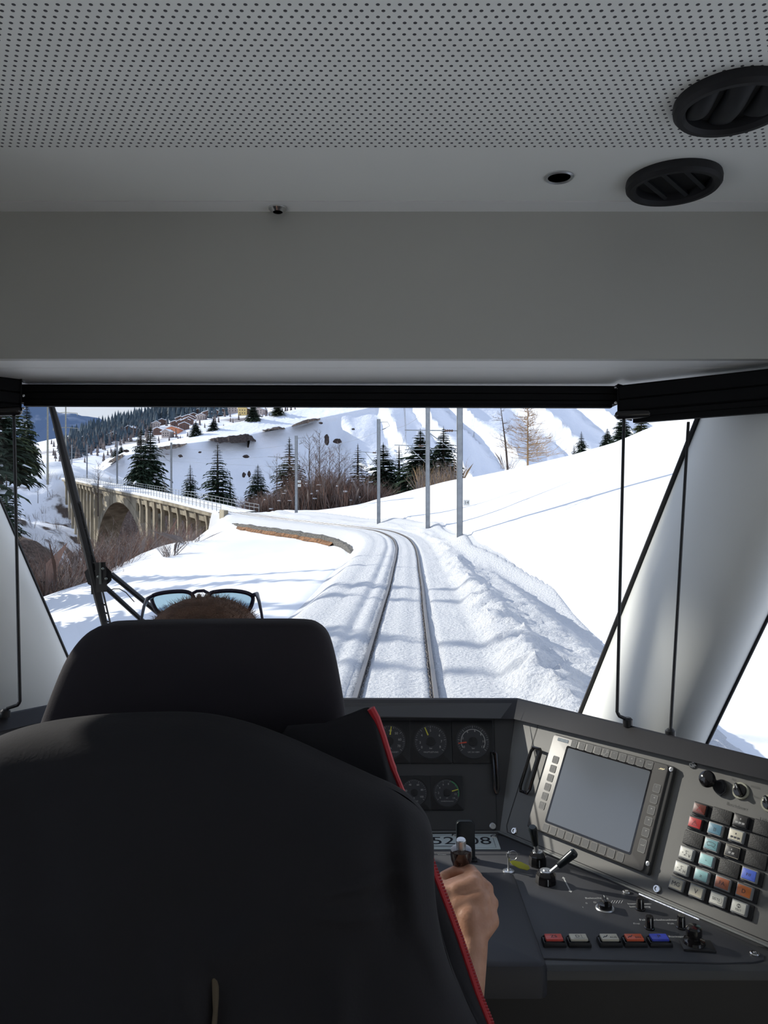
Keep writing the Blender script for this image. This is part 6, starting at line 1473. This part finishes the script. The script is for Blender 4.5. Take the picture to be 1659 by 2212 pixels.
# jacket over the seat back
jo = W(-0.20, 0.66, -0.9)
jk = root('jacket', 'charcoal jacket with a red zip hung over the back of the driver seat', 'jacket', loc=jo)
def jf(x0, y0, x1, y1, am, wd): a = P(x0, y0, 0.67); c = P(x1, y1, 0.67); return (a.x, a.z, c.x, c.z, am, wd)
JF = [jf(870, 1760, 905, 2000, 0.010, 0.010), jf(905, 2000, 985, 2180, 0.009, 0.010), jf(835, 1800, 850, 2050, -0.010, 0.012), jf(700, 1900, 860, 1880, 0.006, 0.006), jf(690, 1950, 850, 1965, 0.006, 0.008), jf(460, 2050, 620, 1960, 0.010, 0.018), jf(380, 2000, 450, 2220, 0.012, 0.016), jf(466, 2120, 470, 2300, -0.006, 0.010), jf(150, 1700, 300, 2100, 0.007, 0.03), jf(740, 2050, 740, 2300, 0.010, 0.014)]
body = cushion(loop([(-190, 1760), (-120, 1660), (-30, 1604), (60, 1572), (180, 1553), (300, 1546), (420, 1547), (520, 1566), (620, 1602), (715, 1645), (800, 1684), (872, 1718), (915, 1758), (934, 1800), (936, 1860), (940, 1930), (952, 2010), (978, 2100), (1015, 2190), (1060, 2300), (1080, 2480), (700, 2560), (400, 2580), (0, 2560), (-200, 2480), (-240, 2150), (-230, 1900)], 0.735), 0.085, 0.06, 'jacket_body', [M_JACK], jk, rings=60, wr=0.020, wsc=0.20, origin=jo, sub=5, power=3.2, folds=JF)
flap = cushion(loop([(600, 1600), (700, 1562), (760, 1540), (796, 1528), (812, 1548), (826, 1592), (842, 1645), (866, 1704), (898, 1772), (918, 1835), (938, 1888), (962, 1950), (988, 2020), (1008, 2080), (1030, 2145), (1052, 2200), (1085, 2290), (1110, 2400), (900, 2450), (760, 2200), (680, 1900)], 0.80), 0.020, 0.02, 'front_panel', [M_JACK], jk, rings=16, wr=0.010, wsc=0.12, origin=jo, seed=3.0)
zp = [(800, 1530), (812, 1552), (826, 1594), (842, 1647), (866, 1706), (898, 1774), (918, 1836), (938, 1890), (962, 1952), (988, 2022), (1008, 2082), (1030, 2147), (1052, 2202), (1085, 2292)]
zw = [P(x + 1, y, 0.795) - jo for x, y in zp]
def dens(pts, step):
    out = []; 
    for i in range(len(pts) - 1):
        L = (pts[i + 1] - pts[i]).length; k = max(1, int(L / step)); out += [pts[i].lerp(pts[i + 1], j / k) for j in range(k)]
    return out + [pts[-1]]
b = MB(); zd = dens(zw, 0.0032); b.tube(zd, [0.0042 if i < 20 else 0.0032 for i in range(len(zd))], 8)
for i, p in enumerate(zd[30:-1]):
    b.box(p.x + 0.0008, p.x + 0.0056, p.y - 0.0012, p.y + 0.0012, p.z - 0.0010, p.z + 0.0010)
b.obj('red_zip', [M_REDZ], jk)['label'] = 'bright red zip edging'
cushion(loop([(456, 2225), (466, 2130), (458, 2090), (463, 2085), (473, 2130), (468, 2225), (466, 2300), (452, 2300)], 0.655), 0.004, 0.004, 'lining_fold', [mat('tan_lining', (0.09, 0.07, 0.045), 0.8)], jk, rings=5, origin=jo)
# stitched seam lines on the sleeve
for pts_ in ([(700, 1905), (780, 1890), (850, 1885), (905, 1892)], [(905, 1960), (860, 1935), (800, 1930)]): pass

# ------------------------------------------------------------------ the driver
M_SKIN = bpy.data.materials.new('skin'); M_SKIN.use_nodes = True; n = M_SKIN.node_tree; bs = n.nodes['Principled BSDF']
t_ = n.nodes.new('ShaderNodeTexCoord'); x_ = n.nodes.new('ShaderNodeTexNoise'); x_.inputs['Scale'].default_value = 35; x_.inputs['Detail'].default_value = 6
r_ = n.nodes.new('ShaderNodeValToRGB'); r_.color_ramp.elements[0].position = 0.35; r_.color_ramp.elements[1].position = 0.7
r_.color_ramp.elements[0].color = (0.50, 0.25, 0.155, 1); r_.color_ramp.elements[1].color = (0.66, 0.37, 0.25, 1)
k_ = n.nodes.new('ShaderNodeBump'); k_.inputs['Strength'].default_value = 0.25; k_.inputs['Distance'].default_value = 0.002
n.links.new(t_.outputs['Object'], x_.inputs['Vector']); n.links.new(x_.outputs['Fac'], r_.inputs[0]); n.links.new(r_.outputs[0], bs.inputs['Base Color'])
x2 = n.nodes.new('ShaderNodeTexNoise'); x2.inputs['Scale'].default_value = 240; n.links.new(t_.outputs['Object'], x2.inputs['Vector'])
n.links.new(x2.outputs['Fac'], k_.inputs['Height']); n.links.new(k_.outputs[0], bs.inputs['Normal'])
bs.inputs['Roughness'].default_value = 0.5; bs.inputs['Subsurface Weight'].default_value = 0.08; bs.inputs['Subsurface Radius'].default_value = (0.01, 0.004, 0.002)
HX = -0.232; HY = 1.0                       # head centre
po = W(HX, 1.02, -1.02)
def PP(px, py, D): return P(px, py, D)
# right arm
sh = W(-0.035, 0.97, -0.50); el = W(0.062, 0.985, -0.795); wr_ = PP(1017, 2040, 1.125)
b = MB()
b.capsule(sh, sh.lerp(el, 0.55), 0.055, 0.047, 18); b.capsule(sh.lerp(el, 0.5), el, 0.047, 0.041, 18); b.capsule(el, el.lerp(wr_, 0.35), 0.041, 0.043, 18); b.capsule(el.lerp(wr_, 0.35), wr_, 0.043, 0.0255, 18)
# back of the right hand: metacarpals
K = [PP(1027, 1898, 1.185), PP(1049, 1921, 1.180), PP(1061, 1951, 1.170), PP(1062, 1981, 1.155)]      # knuckles, index to little finger
Bs = [PP(1003, 2020, 1.128), PP(1014, 2022, 1.130), PP(1026, 2022, 1.130), PP(1034, 2018, 1.130)]
for i, (a, c) in enumerate(zip(Bs, K)):
    b.capsule(a, c, 0.0160 - 0.0006 * i, [0.0125, 0.0128, 0.0120, 0.0110][i], 16)
b.capsule(wr_, PP(1012, 1985, 1.14), 0.0245, 0.0215, 18)
b.capsule(PP(1040, 2010, 1.135), PP(1060, 1990, 1.150), 0.016, 0.0135, 16)                         # heel of the hand
b.capsule(PP(990, 1960, 1.155), PP(1035, 1945, 1.16), 0.0200, 0.0185, 16)
b.capsule(PP(1000, 1995, 1.145), PP(1035, 1975, 1.15), 0.0220, 0.0200, 16)
b.capsule(PP(985, 1925, 1.165), PP(1022, 1912, 1.172), 0.0130, 0.0145, 16)
# fingers curling round the far side of the grip
tipx = (0.118, 0.116, 0.118, 0.122)
for i, kx in enumerate(K):
    L = [1.0, 1.06, 1.0, 0.82][i]; rr_ = [0.0108, 0.0110, 0.0104, 0.0094][i]
    dz = -0.004 * i
    pip = kx + Vector((-0.004 - 0.004 * i * 0.5, 0.038 * L, -0.006 + dz * 0.3)); dip = pip + Vector((-0.023 * L, 0.010 * L, -0.006)); tip = dip + Vector((-0.020 * L, -0.010 * L, -0.003))
    b.capsule(kx, pip, rr_ * 1.12, rr_, 14); b.capsule(pip, dip, rr_, rr_ * 0.92, 14); b.capsule(dip, tip, rr_ * 0.92, rr_ * 0.78, 14)
# thumb on the near left side of the grip
t0 = PP(985, 1985, 1.145); t1 = PP(958, 1935, 1.165); t2 = PP(950, 1916, 1.20); t3 = PP(962, 1905, 1.235)
b.capsule(PP(968, 1930, 1.180), PP(1008, 1912, 1.188), 0.0150, 0.0150, 14); b.capsule(PP(962, 1918, 1.195), PP(1012, 1902, 1.20), 0.0110, 0.0125, 14)
b.capsule(t0, t1, 0.0180, 0.0135, 16); b.capsule(t1, t2, 0.0130, 0.0115, 14); b.capsule(t2, t3, 0.0112, 0.0088, 14)
b.capsule(PP(990, 1950, 1.16), PP(962, 1930, 1.165), 0.0150, 0.0120, 14)                            # web
# left arm, resting on the desk
shl = W(-0.43, 0.97, -0.50); ell = W(-0.50, 1.08, -0.79); wrl = W(-0.36, 1.28, -0.655)
b.capsule(shl, ell, 0.055, 0.041, 18); b.capsule(ell, wrl, 0.043, 0.026, 18)
pal = wrl + Vector((0.03, 0.075, -0.008)); b.capsule(wrl, pal, 0.024, 0.022, 16)
for i in range(4):
    a = pal + Vector((0.028 - 0.019 * i, 0.012 - 0.004 * abs(i - 1.5), 0.0)); c = a + Vector((0.006, 0.038, 0.004)); d = c + Vector((0.004, 0.024, -0.013)); e = d + Vector((0.0, 0.010, -0.014))
    b.capsule(pal + Vector((0.02 - 0.013 * i, 0, 0)), a, 0.013, 0.0115, 12); b.capsule(a, c, 0.0112, 0.0100, 12); b.capsule(c, d, 0.0100, 0.0092, 12); b.capsule(d, e, 0.0092, 0.0078, 12)
b.capsule(wrl + Vector((0.02, 0.02, 0)), wrl + Vector((0.055, 0.055, -0.01)), 0.017, 0.012, 12); b.capsule(wrl + Vector((0.055, 0.055, -0.01)), wrl + Vector((0.062, 0.088, -0.016)), 0.0118, 0.009, 12)
# torso, neck, legs
b.ellipsoid(W(HX, 0.99, -0.60), (0.20, 0.115, 0.22), 28); b.ellipsoid(W(HX, 0.99, -0.86), (0.175, 0.125, 0.22), 28)
b.capsule(sh, W(HX + 0.05, 0.985, -0.43), 0.06, 0.065, 18); b.capsule(shl, W(HX - 0.05, 0.985, -0.43), 0.06, 0.065, 18)
b.capsule(W(HX, 0.985, -0.42), W(HX, 0.995, -0.27), 0.068, 0.060, 18)
for s_ in (-1, 1):
    hp = W(HX + s_ * 0.10, 1.0, -0.955); kn = W(HX + s_ * 0.16, 1.43, -0.93); an = W(HX + s_ * 0.17, 1.42, -1.50)
    b.capsule(hp, kn, 0.085, 0.060, 18); b.capsule(kn, an, 0.058, 0.042, 18); b.capsule(an + Vector((0, -0.02, -0.04)), an + Vector((0, 0.17, -0.055)), 0.042, 0.035, 14)
# head: broad flat crown seen from behind
def head_pt(ph, th, a, bb, c):
    v = Vector((math.sin(ph) * math.cos(th), math.sin(ph) * math.sin(th), math.cos(ph))); e = 2.35
    L = (abs(v.x) ** e + abs(v.y) ** e + abs(v.z) ** e) ** (1 / e); v /= L; return Vector((v.x * a, v.y * bb, v.z * c))
def head_shell(b, c, a, bb, cc, n=32):
    m_ = 20; vs = []; fs = []
    for i in range(m_ + 1):
        for k in range(n): vs.append(c + head_pt(PI * i / m_, 2 * PI * k / n, a, bb, cc))
    for i in range(m_):
        for k in range(n): fs.append((i * n + k, (i + 1) * n + k, (i + 1) * n + (k + 1) % n, i * n + (k + 1) % n))
    b.add(vs, fs)
hc = W(HX, HY, -0.225)
head_shell(b, hc, 0.083, 0.096, 0.112)
b.ellipsoid(hc + Vector((0, 0.045, -0.062)), (0.056, 0.058, 0.060), 20)                      # jaw
b.capsule(hc + Vector((0, 0.092, 0.012)), hc + Vector((0, 0.112, -0.030)), 0.008, 0.013, 12)     # nose
b.ellipsoid(hc + Vector((0, 0.098, -0.068)), (0.022, 0.008, 0.007), 12)                    # lips
b.ellipsoid(hc + Vector((0, 0.088, -0.105)), (0.022, 0.016, 0.014), 12)                    # chin
for s_ in (-1, 1):
    b.ellipsoid(hc + Vector((s_ * 0.079, 0.002, -0.022)), (0.010, 0.017, 0.030), 14)      # ears
    b.ellipsoid(hc + Vector((s_ * 0.030, 0.086, 0.020)), (0.020, 0.011, 0.007), 12)       # brow
    b.ellipsoid(hc + Vector((s_ * 0.030, 0.082, 0.004)), (0.012, 0.010, 0.009), 12)       # eye lids
b.v = [v - po for v in b.v]
person = b.obj('person', [M_SKIN], smooth=None); person.location = po
md = person.modifiers.new('skin_union', 'REMESH'); md.mode = 'VOXEL'; md.voxel_size = 0.0030; md.use_smooth_shade = True
ms_ = person.modifiers.new('soften', 'SMOOTH'); ms_.factor = 0.6; ms_.iterations = 5
tag(person, 'driver seated behind the headrest, short reddish hair, bare right forearm, hand gripping the lever', 'person')
def worn(b, name, m, vox=0.006, lab=None):
    b.v = [v - po for v in b.v]; o = b.obj(name, m, person, smooth=None)
    md = o.modifiers.new('cloth_union', 'REMESH'); md.mode = 'VOXEL'; md.voxel_size = vox; md.use_smooth_shade = True
    k = o.modifiers.new('soften', 'SMOOTH'); k.iterations = 5
    return o
b = MB(); b.ellipsoid(W(HX, 0.99, -0.60), (0.208, 0.122, 0.228), 28); b.ellipsoid(W(HX, 0.99, -0.84), (0.185, 0.133, 0.20), 28)
b.capsule(sh, W(HX + 0.05, 0.985, -0.43), 0.068, 0.070, 18); b.capsule(shl, W(HX - 0.05, 0.985, -0.43), 0.068, 0.070, 18)
b.capsule(sh, sh.lerp(el, 0.62), 0.066, 0.060, 18); b.capsule(shl, shl.lerp(ell, 0.62), 0.066, 0.060, 18)
worn(b, 'shirt', [mat('dark_shirt', (0.03, 0.03, 0.04), 0.9)])
b = MB()
for s_ in (-1, 1):
    hp = W(HX + s_ * 0.10, 1.0, -0.955); kn = W(HX + s_ * 0.16, 1.43, -0.93); an = W(HX + s_ * 0.17, 1.42, -1.50)
    b.capsule(hp, kn, 0.092, 0.067, 18); b.capsule(kn, an, 0.065, 0.055, 18)
b.ellipsoid(W(HX, 1.0, -0.94), (0.18, 0.13, 0.09), 24)
worn(b, 'trousers', [mat('dark_trousers', (0.02, 0.02, 0.025), 0.9)])
for s_ in (-1, 1):
    b = MB(); an = W(HX + s_ * 0.17, 1.42, -1.50); b.capsule(an + Vector((0, -0.03, -0.045)), an + Vector((0, 0.18, -0.055)), 0.046, 0.040, 14); worn(b, 'shoe', [M_BLACKP], 0.006)
# hair: thin cap of short reddish hair, made of many short strands on a scalp shell
b = MB(); head_shell(b, hc + Vector((0, -0.004, 0.0010)), 0.0860, 0.0985, 0.1135, 40)
b.v = [v - po for v in b.v]; keep = []
for f in b.f:
    c_ = sum((b.v[i] for i in f), Vector()) / len(f) + po - hc
    if c_.z > 0.035 - 0.9 * max(0, -c_.y) or (c_.y < 0 and c_.z > -0.06): keep.append(f)
b.f = keep; b.m = [0] * len(keep)
M_HAIR = mat('short_reddish_hair', (0.17, 0.10, 0.072), 0.7, var=0.35, vscale=60, bump=0.8, bscale=260, bdist=0.004, spec=0.3)
hair = b.obj('hair', [M_HAIR], person, smooth=80); hair['label'] = 'short thinning reddish brown hair'
rg = random.Random(3); b = MB()
for _ in range(5200):
    ph = math.acos(1 - rg.random() * 0.95); th = rg.random() * 2 * PI
    p = head_pt(ph, th, 0.0860, 0.0985, 0.1135) + Vector((0, -0.004, 0.001)); nrm = Vector((p.x / 0.0860 ** 2, p.y / 0.0985 ** 2, p.z / 0.1135 ** 2)).normalized()
    if p.y > 0.07: continue
    d = (nrm * 0.8 + Vector((rg.uniform(-.5, .5), -0.3 + rg.uniform(-.5, .5), rg.uniform(-.3, .3)))).normalized() * rg.uniform(0.004, 0.011)
    s_ = d.cross(Vector((rg.random(), rg.random(), 0.3))).normalized() * 0.0003
    q = hc + p - po; b.add([q - s_, q + s_, q + d], [(0, 1, 2)])
b.obj('hair_strands', [mat('hair_strand', (0.26, 0.15, 0.10), 0.6)], hair, smooth=None)['kind'] = 'stuff'

# sunglasses pushed up on the head
gl = root('sunglasses', 'dark framed sunglasses with blue tinted lenses pushed up on top of the head', 'sunglasses', loc=PP(440, 1290, 1.04)); go = gl.location.copy()
M_GFR = mat('navy_frame', (0.016, 0.012, 0.045), 0.25, spec=0.7)
def GP(px, py, D=1.045): return PP(px, py, D) - go
for pts_ in ([(328, 1290), (345, 1282), (375, 1278), (400, 1278), (414, 1284), (420, 1300), (410, 1326), (380, 1336), (350, 1330), (334, 1312)],
             [(453, 1284), (468, 1278), (500, 1276), (530, 1280), (545, 1288), (545, 1302), (534, 1322), (505, 1334), (472, 1326), (456, 1306)]):
    cc = [GP(x, y, 1.045 + (0.012 if i_ < 0 else 0)) for i_, (x, y) in enumerate(pts_)]
    dn = []; n_ = len(cc)
    for i in range(n_):
        p0, p1, p2, p3 = cc[i - 1], cc[i], cc[(i + 1) % n_], cc[(i + 2) % n_]
        for k in range(3): t = k / 3; dn.append(0.5 * ((2 * p1) + (p2 - p0) * t + (2 * p0 - 5 * p1 + 4 * p2 - p3) * t * t + (3 * p1 - 3 * p2 + p3 - p0) * t ** 3))
    b = MB(); b.tube(dn + dn[:2], 0.0028, 8, cap=False); fr = b.obj('frame', [M_GFR], gl)
    b = MB(); c_ = sum(dn, Vector()) / len(dn) + Vector((0, 0.002, 0)); b.add(dn + [c_], [(i, (i + 1) % len(dn), len(dn)) for i in range(len(dn))]); b.obj('lens', [glass('tinted_lens', (0.30, 0.43, 0.50), 0.8)], gl)
b = MB(); b.tube([GP(414, 1283), GP(425, 1277), GP(440, 1276), GP(453, 1283)], 0.0022, 8); b.obj('bridge', [M_GFR], gl)
b = MB(); b.ellipsoid(GP(430, 1290, 1.035), (0.003, 0.004, 0.005), 12); b.ellipsoid(GP(446, 1290, 1.035), (0.003, 0.004, 0.005), 12); b.obj('nose_pad', [mat('clear_pad', (0.6, 0.6, 0.55), 0.3)], gl)
b = MB(); b.tube([GP(330, 1288), GP(318, 1294, 1.03), GP(311, 1310, 1.0), GP(306, 1335, 0.96), GP(304, 1350, 0.945)], [0.003, 0.003, 0.0022, 0.0018, 0.0018], 8); b.obj('temple', [M_GFR], gl)
b = MB(); b.tube([GP(546, 1286), GP(555, 1283, 1.03), GP(560, 1300, 1.0), GP(565, 1325, 0.96), GP(568, 1345, 0.945)], [0.003, 0.003, 0.0022, 0.0018, 0.0018], 8); b.obj('temple', [M_GFR], gl)
